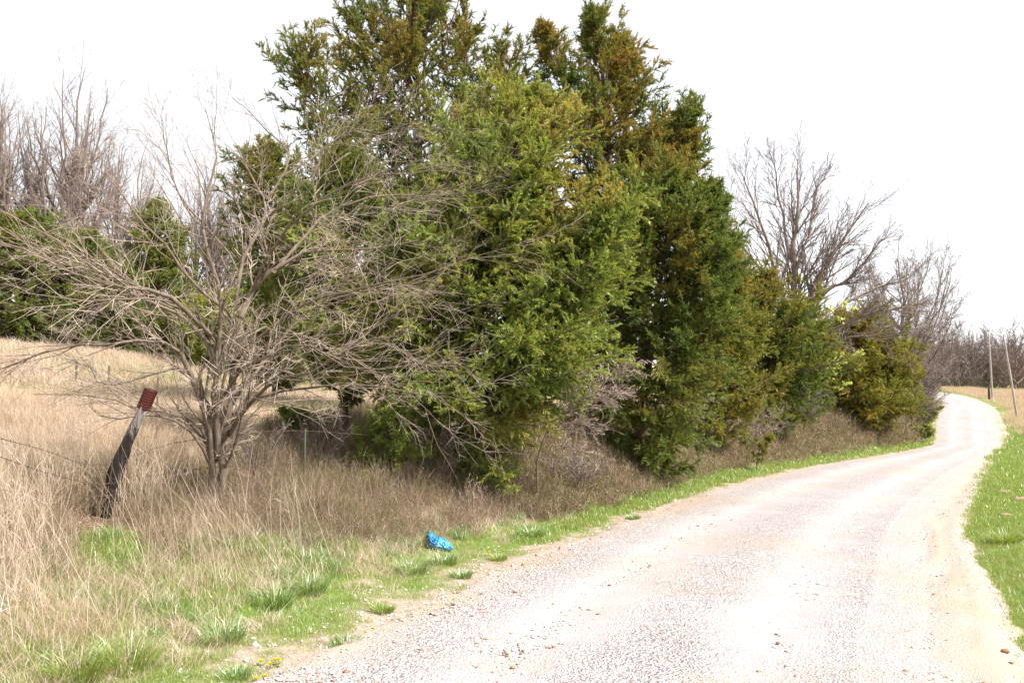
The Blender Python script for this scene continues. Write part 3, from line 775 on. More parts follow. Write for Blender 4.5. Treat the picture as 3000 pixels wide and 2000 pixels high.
cedar('tiny leaning cedar seedling alone among brown weeds by the road', Lq[0], [Lq], profile((0, .1), (.4, .22), (1, .06)),
      M['cedar_leaf_olive'], 79, rad=.02, nprim=26, nsec=6, nter=5, nleaf=5, low=.15, leaf=(.04, .07), lw=(.012, .02), tipamt=.2)
# field-side cedars, far left
for i, (u, Y, top, r, lab, mt) in enumerate([
        (60, 46, 640, 4.3, 'broad dark cedar at the left edge of the picture behind the tan field', 'cedar_leaf_dark'),
        (250, 48, 690, 3.4, 'broad dark cedar behind the tan field, left of the pointed one', 'cedar_leaf_dark'),
        (465, 44, 600, 2.9, 'pointed dark cedar rising behind the middle of the spreading bare tree', 'cedar_leaf_dark'),
        (640, 40, 880, 2.3, 'low green cedar at the field edge behind the bare tree trunks', 'cedar_leaf'),
        (790, 37, 820, 2.4, 'mid green cedar at the field edge, right of the bare tree trunks', 'cedar_leaf'),
        (930, 36, 800, 2.2, 'dark cedar at the field edge behind the slim cedar trunk', 'cedar_leaf_dark')]):
    b = at(u, Y); tp = PX(u + 5, top, Y); b[2] -= .1
    cedar(lab, b, [[b, (b + tp) / 2, tp]], profile((0, r * .95), (.12, r * 1.05), (.4, r * .85), (.7, r * .5), (.9, r * .2), (1, .1)), M[mt], 80 + i,
          rad=.12, nprim=150, nsec=11, nter=5, nleaf=5, low=.0, leaf=(.13, .22), lw=(.06, .10), smin=.3, smax=.75, fat=1.3, tipamt=.2, el=(-5, 45), lobes=.15)

# ================================================================== bare trees
def pl(pts): return [PX(u, v, Y) for u, v, Y in pts]
b0 = at(640, 9.5); b0[2] -= .05
def st(*pts, r=(.05, .01)):
    """limb of the near bare tree, resampled to a polyline; pts (u, v, depth)"""
    return (pl(pts), r[0], r[1])
S = [
 ([b0 + [-.03, 0, 0]] + pl([(622, 1400, 9.4), (612, 1290, 9.4), (600, 1190, 9.4), (555, 1080, 9.3), (525, 1030, 9.2)]), .045, .028),
 ([b0 + [.02, .05, 0]] + pl([(648, 1400, 9.6), (655, 1290, 9.6), (672, 1180, 9.6), (690, 1060, 9.6), (705, 930, 9.7)]), .060, .040),
 ([b0 + [.05, -.05, 0]] + pl([(645, 1400, 9.4), (640, 1300, 9.4), (628, 1180, 9.4), (640, 1050, 9.4), (650, 900, 9.3)]), .045, .025),
 st((672, 1280, 9.6), (720, 1190, 9.4), (790, 1130, 9.1), (900, 1090, 8.8), (1040, 1010, 8.5), (1180, 985, 8.2), r=(.028, .006)),
 st((664, 1230, 9.6), (740, 1170, 9.8), (850, 1150, 9.7), (990, 1120, 9.2), (1150, 1150, 8.8), (1310, 1165, 8.6), r=(.022, .005)),
 st((705, 930, 9.7), (735, 860, 9.8), (800, 800, 9.8), (880, 745, 9.9), (1000, 735, 9.9), (1230, 700, 9.8), r=(.040, .007)),
 st((800, 800, 9.8), (880, 700, 10.), (950, 624, 10.2), (1060, 584, 10.4), (1230, 572, 10.5), (1400, 584, 10.4), r=(.024, .005)),
 st((705, 930, 9.7), (700, 800, 9.9), (775, 656, 10.2), (780, 584, 10.3), (735, 528, 10.4), (700, 440, 10.4), r=(.028, .006)),
 st((780, 584, 10.3), (830, 520, 10.4), (850, 448, 10.5), (790, 392, 10.5), (740, 336, 10.6), (680, 288, 10.6), r=(.016, .003)),
 st((820, 520, 10.4), (900, 472, 10.6), (960, 424, 10.7), (1040, 376, 10.8), (1150, 392, 10.8), (1290, 304, 10.9), r=(.014, .003)),
 st((650, 900, 9.3), (625, 780, 9.2), (590, 648, 9.2), (620, 536, 9.3), (640, 440, 9.4), (600, 320, 9.5), r=(.024, .004)),
 st((690, 1060, 9.6), (600, 960, 9.3), (520, 890, 9.0), (430, 845, 8.8), (300, 830, 8.6), (130, 760, 8.4), (-60, 690, 8.2), r=(.034, .007)),
 st((640, 1050, 9.4), (570, 960, 9.5), (470, 900, 9.7), (390, 850, 9.9), (250, 740, 10.), (80, 648, 10.), (-120, 584, 10.), r=(.030, .006)),
 st((525, 1030, 9.2), (440, 1000, 9.0), (300, 1015, 8.8), (200, 1012, 8.7), (90, 1050, 8.6), (-40, 1095, 8.5), r=(.020, .006)),
 st((555, 1080, 9.3), (470, 1085, 9.1), (380, 1120, 8.9), (290, 1120, 8.8), (250, 1060, 8.7), (180, 1080, 8.6), r=(.016, .004)),
 st((605, 1290, 9.4), (560, 1235, 9.2), (490, 1205, 9.0), (420, 1200, 8.9), (300, 1165, 8.8), (100, 1150, 8.7), r=(.018, .004)),
 st((615, 1360, 9.4), (570, 1280, 9.2), (500, 1230, 9.0), (430, 1215, 8.9), (330, 1230, 8.8), (260, 1190, 8.8), r=(.016, .004)),
 st((620, 1200, 9.4), (570, 1120, 9.6), (500, 1060, 9.9), (430, 960, 10.2), (330, 850, 10.5), (200, 656, 10.6), r=(.022, .005)),
 st((650, 900, 9.3), (560, 820, 9.0), (470, 700, 8.9), (380, 616, 8.9), (330, 536, 9.), (300, 472, 9.), r=(.018, .004)),
 st((672, 1180, 9.6), (760, 1080, 10.), (850, 960, 10.3), (960, 880, 10.4), (1100, 850, 10.3), (1330, 790, 10.2), r=(.024, .005)),
 st((690, 1060, 9.6), (760, 980, 9.2), (880, 900, 8.8), (1000, 860, 8.5), (1150, 830, 8.3), (1400, 760, 8.2), r=(.022, .005)),
 st((640, 1180, 9.4), (700, 1090, 9.), (790, 1040, 8.6), (900, 1000, 8.3), (1050, 1080, 8.1), (1220, 1060, 8.), r=(.018, .004)),
 st((735, 860, 9.8), (820, 700, 9.4), (900, 616, 9.2), (1020, 536, 9.1), (1150, 512, 9.1), (1300, 488, 9.1), r=(.020, .004)),
 st((590, 648, 9.2), (540, 584, 9.4), (500, 504, 9.5), (490, 440, 9.6), (480, 392, 9.6), (470, 336, 9.6), r=(.012, .003)),
 st((700, 800, 9.9), (640, 700, 10.2), (560, 632, 10.4), (520, 568, 10.6), (500, 480, 10.6), (400, 376, 10.7), r=(.015, .003)),
]
bare('wide spreading multi-stemmed bare tree with tangled tan twigs behind the leaning fence post', b0, S, 101, M['tan_bark'], M['tan_twig'],
     [dict(cnt=12, tr=(.2, 1), ang=(.25, .8), lf=(.26, .64), n=6, wander=.10, up=.02, rr=.5, rmin=.0022, byfrac=.35),
      dict(cnt=7, tr=(.12, 1), ang=(.3, .9), lf=(.35, .8), n=5, wander=.13, up=.01, rr=.6, rmin=.0015, taper=.5),
      dict(cnt=5, tr=(.15, 1), ang=(.35, 1.0), lf=(.3, .7), n=3, wander=.10, up=.01, rr=.8, rmin=.0010, taper=.5)], sides=(8, 4, 3, 1))

# tall vase-shaped tree above the hedge
bt = at(2340, 41); bt[2] -= .1
S2 = [([bt] + pl([(2320, 1000, 41), (2325, 878, 41), (2330, 739, 41), (2325, 634, 41), (2335, 495, 41)]), .26, .03),
      ([bt + [.35, .2, 0]] + pl([(2370, 1000, 41), (2368, 895, 41), (2400, 808, 41), (2450, 730, 41), (2540, 599, 41)]), .22, .03),
      (pl([(2318, 956, 41), (2290, 878, 41), (2268, 773, 40.5), (2232, 669, 40), (2200, 565, 40), (2180, 512, 40)]), .13, .02),
      (pl([(2318, 939, 41), (2280, 852, 42), (2210, 769, 43), (2160, 704, 43), (2130, 643, 43), (2110, 599, 43)]), .11, .018),
      (pl([(2325, 817, 41), (2350, 739, 41), (2372, 686, 41.5), (2380, 599, 42), (2400, 538, 42), (2420, 504, 42)]), .10, .018),
      (pl([(2368, 895, 41), (2430, 843, 40), (2480, 826, 39.5), (2530, 773, 39), (2570, 721, 39), (2600, 695, 39)]), .10, .018),
      (pl([(2370, 965, 41), (2430, 913, 42), (2490, 878, 43), (2560, 843, 43), (2620, 826, 43), (2680, 808, 43)]), .10, .018),
      (pl([(2330, 991, 41), (2270, 913, 41), (2230, 860, 41), (2180, 817, 41), (2140, 791, 41), (2110, 756, 41)]), .09, .018),
      (pl([(2375, 1010, 41), (2440, 965, 39), (2500, 939, 38), (2560, 913, 37.5), (2620, 904, 37), (2690, 895, 37)]), .10, .018),
      (pl([(2375, 1040, 41), (2440, 1010, 38), (2500, 982, 37), (2560, 991, 36.5), (2630, 973, 36), (2700, 965, 36)]), .08, .018),
      (pl([(2330, 791, 41), (2300, 695, 42), (2290, 617, 42.5), (2275, 547, 43), (2270, 504, 43), (2262, 478, 43)]), .09, .016)]
bare('tall vase-shaped bare tree with upswept limbs rising above the cedar hedge', bt, S2, 131, M['grey_bark'], M['grey_twig'],
     [dict(cnt=17, tr=(.2, 1), ang=(.25, .65), lf=(.24, .5), n=6, wander=.05, up=.05, rr=.45, rmin=.010),
      dict(cnt=11, tr=(.1, 1), ang=(.25, .7), lf=(.3, .6), n=4, wander=.08, up=.05, rr=.6, rmin=.0068, taper=.5),
      dict(cnt=6, tr=(.2, 1), ang=(.3, .8), lf=(.3, .6), n=3, wander=.12, up=.03, rr=.8, rmin=.0055, taper=.6)])

def generic_tree(label, base, H, seed, group=None, spread=.5, mt='grey_bark', mtw='grey_twig', nst=5, tw=1., low=.25, wig=.05, l3=3):
    rng = R_(seed); base = np.asarray(base, float)
    top = base + [rng.normal() * .03 * H, rng.normal() * .03 * H, H]
    tr = [base + (top - base) * t + [rng.normal() * .012 * H, rng.normal() * .012 * H, 0] for t in (0, .2, .4, .6, .8, 1)]
    tr[0] = base
    stems = [(tr, .016 * H, .0010 * H)]
    for k in range(nst * 2):
        f = low + .5 * rng.uniform() ** 1.2
        s = base + (top - base) * f
        az = k * 2.4 + rng.uniform(-.4, .4); out = spread * H * (1.15 - f) * rng.uniform(.5, 1)
        e = s + [math.cos(az) * out, math.sin(az) * out, H * (1 - f) * rng.uniform(.45, .92)]
        pts = [s * (1 - t) + e * t + np.array([math.cos(az), math.sin(az), 0]) * out * .22 * math.sin(math.pi * t) for t in (0, .2, .4, .6, .8, 1)]
        stems.append((pts, .007 * H * (1.2 - f), .0008 * H))
    return bare(label, base, stems, seed, M[mt], M[mtw],
                [dict(cnt=11, tr=(.15, 1), ang=(.3, .75), lf=(.2, .4), n=5, wander=.08 + wig, up=.07, rr=.5, rmin=.0009 * H * tw),
                 dict(cnt=7, tr=(.1, 1), ang=(.3, .8), lf=(.3, .5), n=4, wander=.10 + wig, up=.05, rr=.6, rmin=.0007 * H * tw, taper=.5),
                 dict(cnt=l3, tr=(.2, 1), ang=(.3, .8), lf=(.35, .7), n=3, wander=.12 + wig, up=.04, rr=.8, rmin=.0005 * H * tw, taper=.6)], group)
def top_at(u, v, Y):
    b = at(u, Y); b[2] -= .15; return b, PX(u, v, Y)[2] - b[2]
b, H = top_at(2655, 705, 70)
generic_tree('dense rounded bare tree standing left of the road bend, behind the last cedar', b, H, 151, spread=.40, nst=14, low=.14, tw=1.1, wig=-.01, l3=7)
# far-left bare wood behind the field cedars: one of each kind, then copies
b, H = top_at(150, 185, 62)
p1 = generic_tree('tallest bare tree over the far left cedars', b, H, 161, 'bare trees behind the field', spread=.22, nst=11, low=.12, tw=.45, l3=6, wig=-.02)
h1 = H
b, H = top_at(330, 420, 58)
p2 = generic_tree('fine twigged bare tree behind the gap between the broad and pointed field cedars', b, H, 163, 'bare trees behind the field', spread=.30, nst=11, low=.10, tw=.45, l3=6, wig=-.02)
h2 = H
for u, v, Y, pr, hh, rz, lab in [
        (20, 230, 60, p1, h1, 2.1, 'tall bare tree at the very left edge behind the cedars'),
        (235, 330, 64, p2, h2, 1.1, 'bare tree right of the tallest one behind the cedars'),
        (-90, 260, 58, p1, h1, .7, 'bare tree just beyond the left edge of the field'),
        (430, 560, 60, p2, h2, 4.0, 'lower bare tree directly behind the pointed field cedar'),
        (560, 540, 57, p2, h2, 5.2, 'bare tree right of the pointed field cedar'),
        (640, 470, 55, p1, h1, 3.3, 'slender bare tree seen through the left crown of the near bare tree'),
        (720, 500, 56, p2, h2, 2.7, 'bare tree behind the middle of the near bare tree'),
        (810, 540, 55, p1, h1, 5.7, 'bare tree left of the dark half hidden cedar'),
        (900, 560, 58, p2, h2, .3, 'bare tree behind the slim dark cedar')]:
    b, H = top_at(u, v, Y)
    copy_thing(pr, tuple(b), rz, H / hh, lab)
# wood beyond the road bend
b, H = top_at(2800, 975, 128)
p3 = generic_tree('round bare tree beyond the bend, behind the bright lawn', b, H, 171, 'bare trees beyond the road bend', spread=.46, nst=12, low=.06, tw=2.8, wig=.08, l3=4)
h3 = H
for u, v, Y, rz, s_, lab in [
        (2720, 955, 105, 1.0, 1, 'bare tree over the far end of the road'),
        (2755, 930, 112, 2.4, 1, 'taller bare tree left of the one behind the bright lawn'),
        (2840, 965, 125, 3.6, 1, 'bare tree left of the straight pole, beyond the road bend'),
        (2885, 985, 122, 5.0, 1, 'bare tree directly behind the straight pole'),
        (2925, 1010, 126, .4, 1, 'low bare tree between the two poles'),
        (2975, 945, 112, 1.9, 1, 'bare tree right of the leaning pole'),
        (3010, 975, 118, 3.0, 1, 'bare tree at the right edge of the picture'),
        (3080, 960, 115, 4.2, 1, 'bare tree just past the right edge of the picture'),
        (2860, 1010, 140, 5.6, 1, 'small far bare tree behind the others, left of the straight pole'),
        (2950, 1030, 138, 2.0, 1, 'small far bare tree behind the others, right of the straight pole'),
        (2770, 1000, 138, 4.6, 1, 'small far bare tree above the bright lawn')]:
    b, H = top_at(u, v, Y)
    copy_thing(p3, tuple(b), rz, H / h3, lab)

# ------------------------------------------------------------------ bushes and saplings
def bush(label, base, r, H, seed, nst=14, mt='grey_bark', mtw='grey_twig', lean=(0, 0), cnts=(8, 6, 3), leaves=None, name='bare_shrub', thick=1., group=None, up=.03, rad=.010, ang=(.25, .8), cat='shrub', rm=.0022):
    rng = R_(seed); base = np.asarray(base, float); stems = []
    for k in range(nst):
        az = rng.uniform(0, 6.28); o = r * rng.uniform(.15, 1); h = H * rng.uniform(.6, 1) * (1 - .35 * o / r)
        s = base + [rng.normal() * .07 * r, rng.normal() * .07 * r, 0]
        e = s + [math.cos(az) * o + lean[0], math.sin(az) * o + lean[1], h]
        mid = (s * .5 + e * .5) + [0, 0, h * .12]
        stems.append(([s, s * .6 + mid * .4 + [0, 0, h * .06], mid, mid * .5 + e * .5 + [0, 0, h * .03], e], rad * thick * rng.uniform(.6, 1.2), .003 * thick))
    return bare(label, base, stems, seed, M[mt], M[mtw],
                [dict(cnt=cnts[0], tr=(.3, 1), ang=ang, lf=(.25, .5), n=4, wander=.15, up=up, rr=.6, rmin=rm * 1.2 * thick),
                 dict(cnt=cnts[1], tr=(.15, 1), ang=(.3, 1), lf=(.35, .65), n=4, wander=.16, up=up, rr=.7, rmin=rm * thick, taper=.5),
                 dict(cnt=cnts[2], tr=(.2, 1), ang=(.3, 1), lf=(.35, .7), n=3, wander=.16, up=up, rr=.8, rmin=rm * .8 * thick, taper=.6)],
                group, name, (6, 3, 1, 1), leaves, cat)
# the leaning grey bush: one stem bending right into a broom of twigs
bl = GND(1568, 1500)
Sl = [([bl] + pl([(1572, 1380, bl[1]), (1592, 1290, bl[1]), (1625, 1230, bl[1] + .1), (1680, 1190, bl[1] + .2), (1760, 1150, bl[1] + .3)]), .022, .008),
      (pl([(1610, 1255, bl[1]), (1650, 1180, bl[1]), (1680, 1130, bl[1]), (1690, 1080, bl[1])]), .010, .003),
      (pl([(1625, 1230, bl[1] + .1), (1700, 1180, bl[1] - .2), (1760, 1165, bl[1] - .3), (1810, 1160, bl[1] - .4)]), .012, .004),
      (pl([(1640, 1215, bl[1] + .1), (1720, 1150, bl[1] + .3), (1790, 1110, bl[1] + .4), (1830, 1080, bl[1] + .4)]), .010, .003),
      (pl([(1590, 1300, bl[1]), (1640, 1260, bl[1]), (1700, 1240, bl[1] - .1), (1750, 1260, bl[1] - .1)]), .008, .003),
      (pl([(1580, 1350, bl[1]), (1620, 1320, bl[1] + .2), (1670, 1310, bl[1] + .2), (1730, 1330, bl[1] + .2)]), .008, .003)]
bare('leaning greyish bush whose single stem bends right into a broom of twigs', bl, Sl, 201, M['tan_bark'], M['pale_twig'],
     [dict(cnt=16, tr=(.35, 1), ang=(.2, .8), lf=(.3, .6), n=5, wander=.16, up=.0, rr=.5, rmin=.0034),
      dict(cnt=8, tr=(.1, 1), ang=(.3, .9), lf=(.35, .7), n=4, wander=.17, up=.0, rr=.7, rmin=.0028, taper=.5),
      dict(cnt=3, tr=(.1, 1), ang=(.3, .9), lf=(.35, .7), n=3, wander=.17, up=.0, rr=.8, rmin=.0024, taper=.5)], name='leaning_bush', cat='bush')
bush('thicket of thin brownish twigs at the foot of the leaning bush', at(1690, 14.6), .75, .95, 203, nst=22, mtw='grey_twig', cnts=(7, 5, 3))
bush('pale leafless branches sweeping left in front of the squat cedar', at(2320, 33.5), 2.1, 3.0, 207, nst=16, mtw='pale_twig', mt='tan_bark', lean=(-2.6, -.3), cnts=(8, 6, 3), thick=2.0, up=-.01)
bush('low tangle of pale branches over the weeds under the squat cedar', at(2190, 26.5), 1.8, 1.9, 208, nst=16, mtw='pale_twig', mt='tan_bark', lean=(-.3, 0), cnts=(7, 6, 3), thick=1.7, up=-.01)
bush('brown leafless brush between the squat cedar and the flowering sapling', at(2350, 35.5), 1.5, 2.8, 209, nst=14, cnts=(7, 6, 3), thick=2.0)
LV = dict(k=8, ln=(.08, .13), wd=(.06, .10), mat=M['spring_leaf'])
bs = GND(2385, 1325)
def sapling(label, base, H, lean, seed, nst):
    base = np.asarray(base, float); rng = R_(seed)
    top = base + [lean * H, 0, H]
    S_ = [([base, base * .7 + top * .3 + [-.05, 0, 0], base * .4 + top * .6, top], .035, .006)]
    for k in range(nst):
        f = .4 + .5 * k / nst; s = base + (top - base) * f; az = k * 2.4; o = H * .33 * rng.uniform(.6, 1)
        S_.append(([s, s + [math.cos(az) * o * .5, math.sin(az) * o * .5, H * .1], s + [math.cos(az) * o * .9 + .1, math.sin(az) * o * .9, H * .16], s + [math.cos(az) * o * 1.2 + .2, math.sin(az) * o, H * .22]], .014, .005))
    return bare(label, base, S_, seed, M['tan_bark'], M['pale_twig'],
                [dict(cnt=5, tr=(.4, 1), ang=(.3, .9), lf=(.2, .4), n=4, wander=.14, up=.03, rr=.6, rmin=.006),
                 dict(cnt=3, tr=(.2, 1), ang=(.3, .9), lf=(.3, .6), n=3, wander=.14, up=.03, rr=.7, rmin=.005, taper=.5)], None, 'sapling', (6, 3, 3, 3), LV, 'sapling')
bs = at(2385, 37); sapling('slender sapling with pale yellow-green spring leaves in front of the bronze cedar', bs, 3.5, .16, 211, 7)
bs2 = at(2315, 37.5); 
sapling('taller sapling with a lit yellow-green top between the squat and bronze cedars', bs2, 5.3, .13, 213, 6)
bush('grey twiggy brush spilling toward the road right of the bronze cedar', at(2655, 50), 2.0, 3.6, 221, nst=26, mtw='grey_twig', cnts=(9, 7, 4), thick=3.6)
bush('tall grey brush behind the bronze cedar at the inside of the bend', at(2700, 64), 2.3, 4.6, 223, nst=26, mtw='grey_twig', cnts=(9, 7, 4), thick=4.2)
bush('purplish grey brush above the far end of the road', at(2680, 84), 3.6, 6.5, 225, nst=26, mtw='grey_twig', cnts=(9, 7, 4), thick=5.5)
bush('low brown bush with green new leaves on the inside corner of the bend', at(2702, 56), 1.1, 1.7, 227, nst=22, mtw='grey_twig', cnts=(8, 6, 3), thick=3.,
     leaves=dict(k=3, ln=(.08, .13), wd=(.06, .09), mat=M['weed_leaf']))
bush('low leafy brush hugging the road edge near the bend', at(2672, 47), 1.0, 1.1, 229, nst=22, mtw='grey_twig', cnts=(8, 6, 3), thick=2.6,
     leaves=dict(k=3, ln=(.08, .13), wd=(.06, .09), mat=M['weed_leaf']))
bush('small whitish forked dead twigs in front of the big feathery cedar', GND(1380, 1530), .28, .62, 231, nst=4, mtw='pale_twig', mt='tan_bark', cnts=(4, 3, 2), thick=1.2)
bush('thin brown sapling stems left of the leaning bush', at(1500, 13.), .35, 1.7, 233, nst=6, mtw='grey_twig', cnts=(5, 3, 2))
bush('hanging dead brown branches at the foot of the dark cedar trunk', at(1300, 12.3), .45, 1.25, 235, nst=9, mt='cedar_bark', mtw='grey_twig', cnts=(7, 6, 3), up=-.12)
bush('brown brush of fine stems right of the near bare tree trunks', at(760, 11.2), .6, 1.25, 237, nst=12, cnts=(6, 4, 2))
bush('brown brush of fine stems below the slim cedar trunk', at(930, 12.5), .7, 1.3, 239, nst=12, cnts=(6, 4, 2))
bush('grey bare sapling poking out between the two tall cedars', at(1560, 17), .5, 6.4, 241, nst=4, mtw='pale_twig', cnts=(9, 6, 3), thick=1.8)

# ================================================================== fence
pd = 8.4
root = empty('fence_post', tuple(GND(312, 1515)), 'weathered leaning wooden fence post with a red-brown metal cap, in dry grass', 'fence post')
rb = np.array(root.location)
pts = [PX(u, v, rb[1]) for u, v in ((308, 1545), (318, 1500), (326, 1450), (334, 1405), (350, 1352), (372, 1300), (396, 1248), (414, 1210), (424, 1184))]
W_ = [.058, .062, .066, .070, .068, .052, .050, .048, .046]
rng = R_(7)
P = catmull(np.array(pts), np.linspace(0, 8, 34)); Rr_ = np.interp(np.linspace(0, 8, 34), range(9), W_)
V, Fs = tubes([(P[None], Rr_[None], 14)])
V = V.reshape(34, 14, 3); cen = V.mean(1, keepdims=True)
kx, ky = np.meshgrid(np.arange(14), np.arange(34))
amp = 1 + (fbm(kx * .9, ky * .22, 77, 3) - .5) * .55 + .12 * np.sin(kx * 2.7 + ky * .1)
V = cen + (V - cen) * amp[..., None]
V = V.reshape(-1, 3); caps = [np.arange(33 * 14, 34 * 14)[None, :]]
sh = link('shaft', mesh('post_shaft', V - rb, Fs + caps, M['post'], smooth=False), root)
# cap: folded metal sleeve with horizontal ribs
ca, cb = PX(419, 1198, rb[1]), PX(443, 1141, rb[1])
ax = nrm(cb - ca); L = np.linalg.norm(cb - ca)
rt = nrm(np.cross(ax, [0, 1, 0.])) * -1; rt = rt if rt[0] > 0 else -rt
rt = nrm(rt + ax * .06 - np.array([0, .25, 0])); fr = nrm(np.cross(rt, ax)); fr = fr if fr[1] < 0 else -fr
nrib = 8; prof_ = []
for k in range(nrib):
    prof_ += [(k / nrib, .0), ((k + .72) / nrib, .0), ((k + .80) / nrib, -.0007), ((k + .97) / nrib, -.0007)]
prof_.append((1, 0)); VV = []
for t, d in prof_:
    hw = .050 + d; hd = .046 + d
    for sx, sy in ((-1, -1), (1, -1), (1, 1), (-1, 1)): VV.append(ca + ax * L * t + rt * sx * hw + fr * sy * hd)
n = len(prof_); fq = [[k * 4 + j, k * 4 + (j + 1) % 4, k * 4 + 4 + (j + 1) % 4, k * 4 + 4 + j] for k in range(n - 1) for j in range(4)]
fq += [[(n - 1) * 4 + j for j in range(4)], [3, 2, 1, 0]]
link('metal_cap', mesh('metal_cap', np.array(VV) - rb, np.array(fq), M['cap']), root)

def tpost(u, v, vtop, Y, label, mat, r=.02, name='metal_fence_post', cat='fence post'):
    base = at(u, Y); top = PX(u + 2, vtop, Y)
    base[2] -= .1
    P = np.stack([base, base * .5 + top * .5, top])[None]
    V, Fs = tubes([(P, np.full((1, 3), r), 6)])
    V2 = []
    # anchor studs up the face
    k = int((top[2] - base[2]) / .09); st_ = [base + (top - base) * ((i + .5) / k) + [0, -r, 0] for i in range(k)]
    PS = np.stack([np.stack([s, s + [0, -.012, 0]]) for s in st_]); v2, f2 = tubes([(PS, np.full((k, 2), .006), 4)])
    off = len(V); V = np.concatenate([V, v2]); Fs = [Fs[0], f2[0] + off]
    o = link(name, mesh(name, V - base, [np.concatenate(Fs), np.array([[12, 13, 14, 15]])], mat)); o.location = tuple(base)
    return tag(o, label, cat)
tpost(893, 1400, 1255, 11.3, 'greenish steel fence post right of the bare tree trunks', M['green_post'], .014)
tpost(223, 1150, 1058, 24, 'thin dark steel post far out in the tan field, left of the fence post', M['wire'], .03)
tpost(318, 1200, 1070, 19, 'thin dark steel post in the field between the far post and the red-capped post', M['wire'], .02)
tpost(461, 1330, 1105, 13, 'thin dark steel post just right of the red-brown cap', M['wire'], .014)

def wire(name, pts, label, seed):
    rng = R_(seed); pts = np.array(pts); n = 60
    P = catmull(pts, np.linspace(0, len(pts) - 1, n)); P[:, 2] += rng.normal(size=n) * .003
    root = empty(name, tuple(P[0]), label, 'wire', 'barbed wire strands')
    V, Fs = tubes([(P[None], np.full((1, n), .0034), 4)])
    link('strand', mesh('strand', V - P[0], Fs, M['wire']), root)
    L = np.concatenate([[0], np.cumsum(np.linalg.norm(np.diff(P, axis=0), axis=1))])
    s = np.arange(.06, L[-1], .125); B = np.stack([np.interp(s, L, P[:, k]) for k in range(3)], 1)
    d = nrm(rng.normal(size=(len(s), 2, 3))) * .016
    PB = np.stack([B[:, None] - d, B[:, None] + d], 2).reshape(-1, 2, 3)
    V, Fs = tubes([(PB, np.full((len(PB), 2), .003), 3)])
    tag(link('barbs', mesh('barbs', V - P[0], Fs, M['wire']), root), kind='stuff')
fy = lambda u: 8.4 + (u - 312) / 312 * 1.35 if u < 312 else 8.4 + (u - 312) * .0050
def wp(*uv): return [PX(u, v, fy(u)) for u, v in uv]
wire('barbed_wire', wp((-150, 1240), (0, 1284), (120, 1315), (250, 1358), (330, 1352), (430, 1322), (520, 1295), (700, 1270), (893, 1262), (1150, 1280)),
     'highest sagging strand of rusty barbed wire running to the leaning post', 1)
wire('barbed_wire', wp((-150, 1290), (0, 1338), (130, 1382), (250, 1412), (320, 1417), (440, 1395), (620, 1368), (760, 1362), (893, 1358), (1150, 1362)),
     'middle strand of rusty barbed wire crossing the leaning post below its bend', 2)
wire('barbed_wire', wp((-150, 1420), (0, 1436), (160, 1446), (312, 1452), (480, 1440), (700, 1422), (893, 1412), (1150, 1405)),
     'lowest strand of rusty barbed wire almost lost in the dry grass', 3)

# ================================================================== poles by the bend
def pole(u0, v0, u1, v1, Y, r, label, mat, extra=None):
    b_ = PX(u0, v0, Y); b_[2] = min(b_[2], HGT(b_[0], b_[1])[0]) - .2; t_ = PX(u1, v1, Y)
    P = np.stack([b_ + (t_ - b_) * f for f in np.linspace(0, 1, 9)]); rng = R_(int(u0)); P[1:-1, 0] += rng.normal(size=7) * .01
    V, Fs = tubes([(P[None], np.linspace(r, r * .72, 9)[None], 10)])
    root = empty('wooden_pole', tuple(b_), label, 'pole')
    link('shaft', mesh('shaft', V - b_, Fs + [np.arange(80, 90)[None]], mat, smooth=True), root)
    # bolt, side pin and staples
    a = P[6]; PB = np.stack([a + [-.16, 0, 0], a + [.16, 0, 0]])[None]
    V, Fs = tubes([(PB, np.full((1, 2), .02), 5)]); link('bolt', mesh('bolt', V - b_, Fs, M['wire']), root)
    V, Fs = tubes([(np.stack([P[8], P[8] + [0, 0, .10]])[None], np.array([[r * .5, r * .3]]), 6)]); link('top_cap', mesh('top_cap', V - b_, Fs, M['wire']), root)
    return root
pole(2908, 1162, 2896, 970, 86, .105, 'straight pale wooden pole beyond the road bend', M['grey_pole'])
pole(2984, 1240, 2941, 984, 60, .085, 'grey wooden pole leaning left, nearest the right edge', M['grey_pole'])
b_ = PX(2898, 1160, 80); tb = PX(2897, 1130, 80); b_[2] -= .3
P = np.stack([b_, b_ * .5 + tb * .5, tb])[None]; V, Fs = tubes([(P, np.array([[.11, .10, .10]]), 8)])
o = link('fence_post', mesh('short_post', V - b_, Fs + [np.arange(16, 24)[None]], M['dark_hollow'])); o.location = tuple(b_)
tag(o, 'short dark stub of a post just left of the straight pole', 'fence post')

# ================================================================== grey weathered log in the field
lb = at(812, 24); root = empty('fallen_log', tuple(lb), 'grey weathered hollow log lying in the field between the tree trunks', 'log')
P = np.stack([np.array([-.42, .1, .14]), np.array([-.1, 0, .22]), np.array([.2, -.1, .2]), np.array([.40, -.2, .12])])[None]
V, Fs = tubes([(P, np.array([[.10, .17, .18, .12]]), 9)]); V += R_(4).normal(size=V.shape) * .018
link('trunk', mesh('log', V, Fs + [np.arange(9)[None], np.arange(27, 36)[None]], M['log']), root)
P = np.stack([np.array([-.05, -.1, .2]), np.array([.02, -.22, .34])])[None]; V, Fs = tubes([(P, np.array([[.06, .035]]), 7)])
link('broken_limb', mesh('limb', V, Fs + [np.arange(7, 14)[None]], M['log']), root)
P = np.stack([np.array([.05, -.16, .15]), np.array([.24, -.27, .12])])[None]; V, Fs = tubes([(P, np.array([[.07, .06]]), 7)])
link('hollow', mesh('hollow', V, Fs + [np.arange(7)[None], np.arange(7, 14)[None]], M['dark_hollow']), root)  # solid dark plug on the log; the hollow's shade is put into its colour

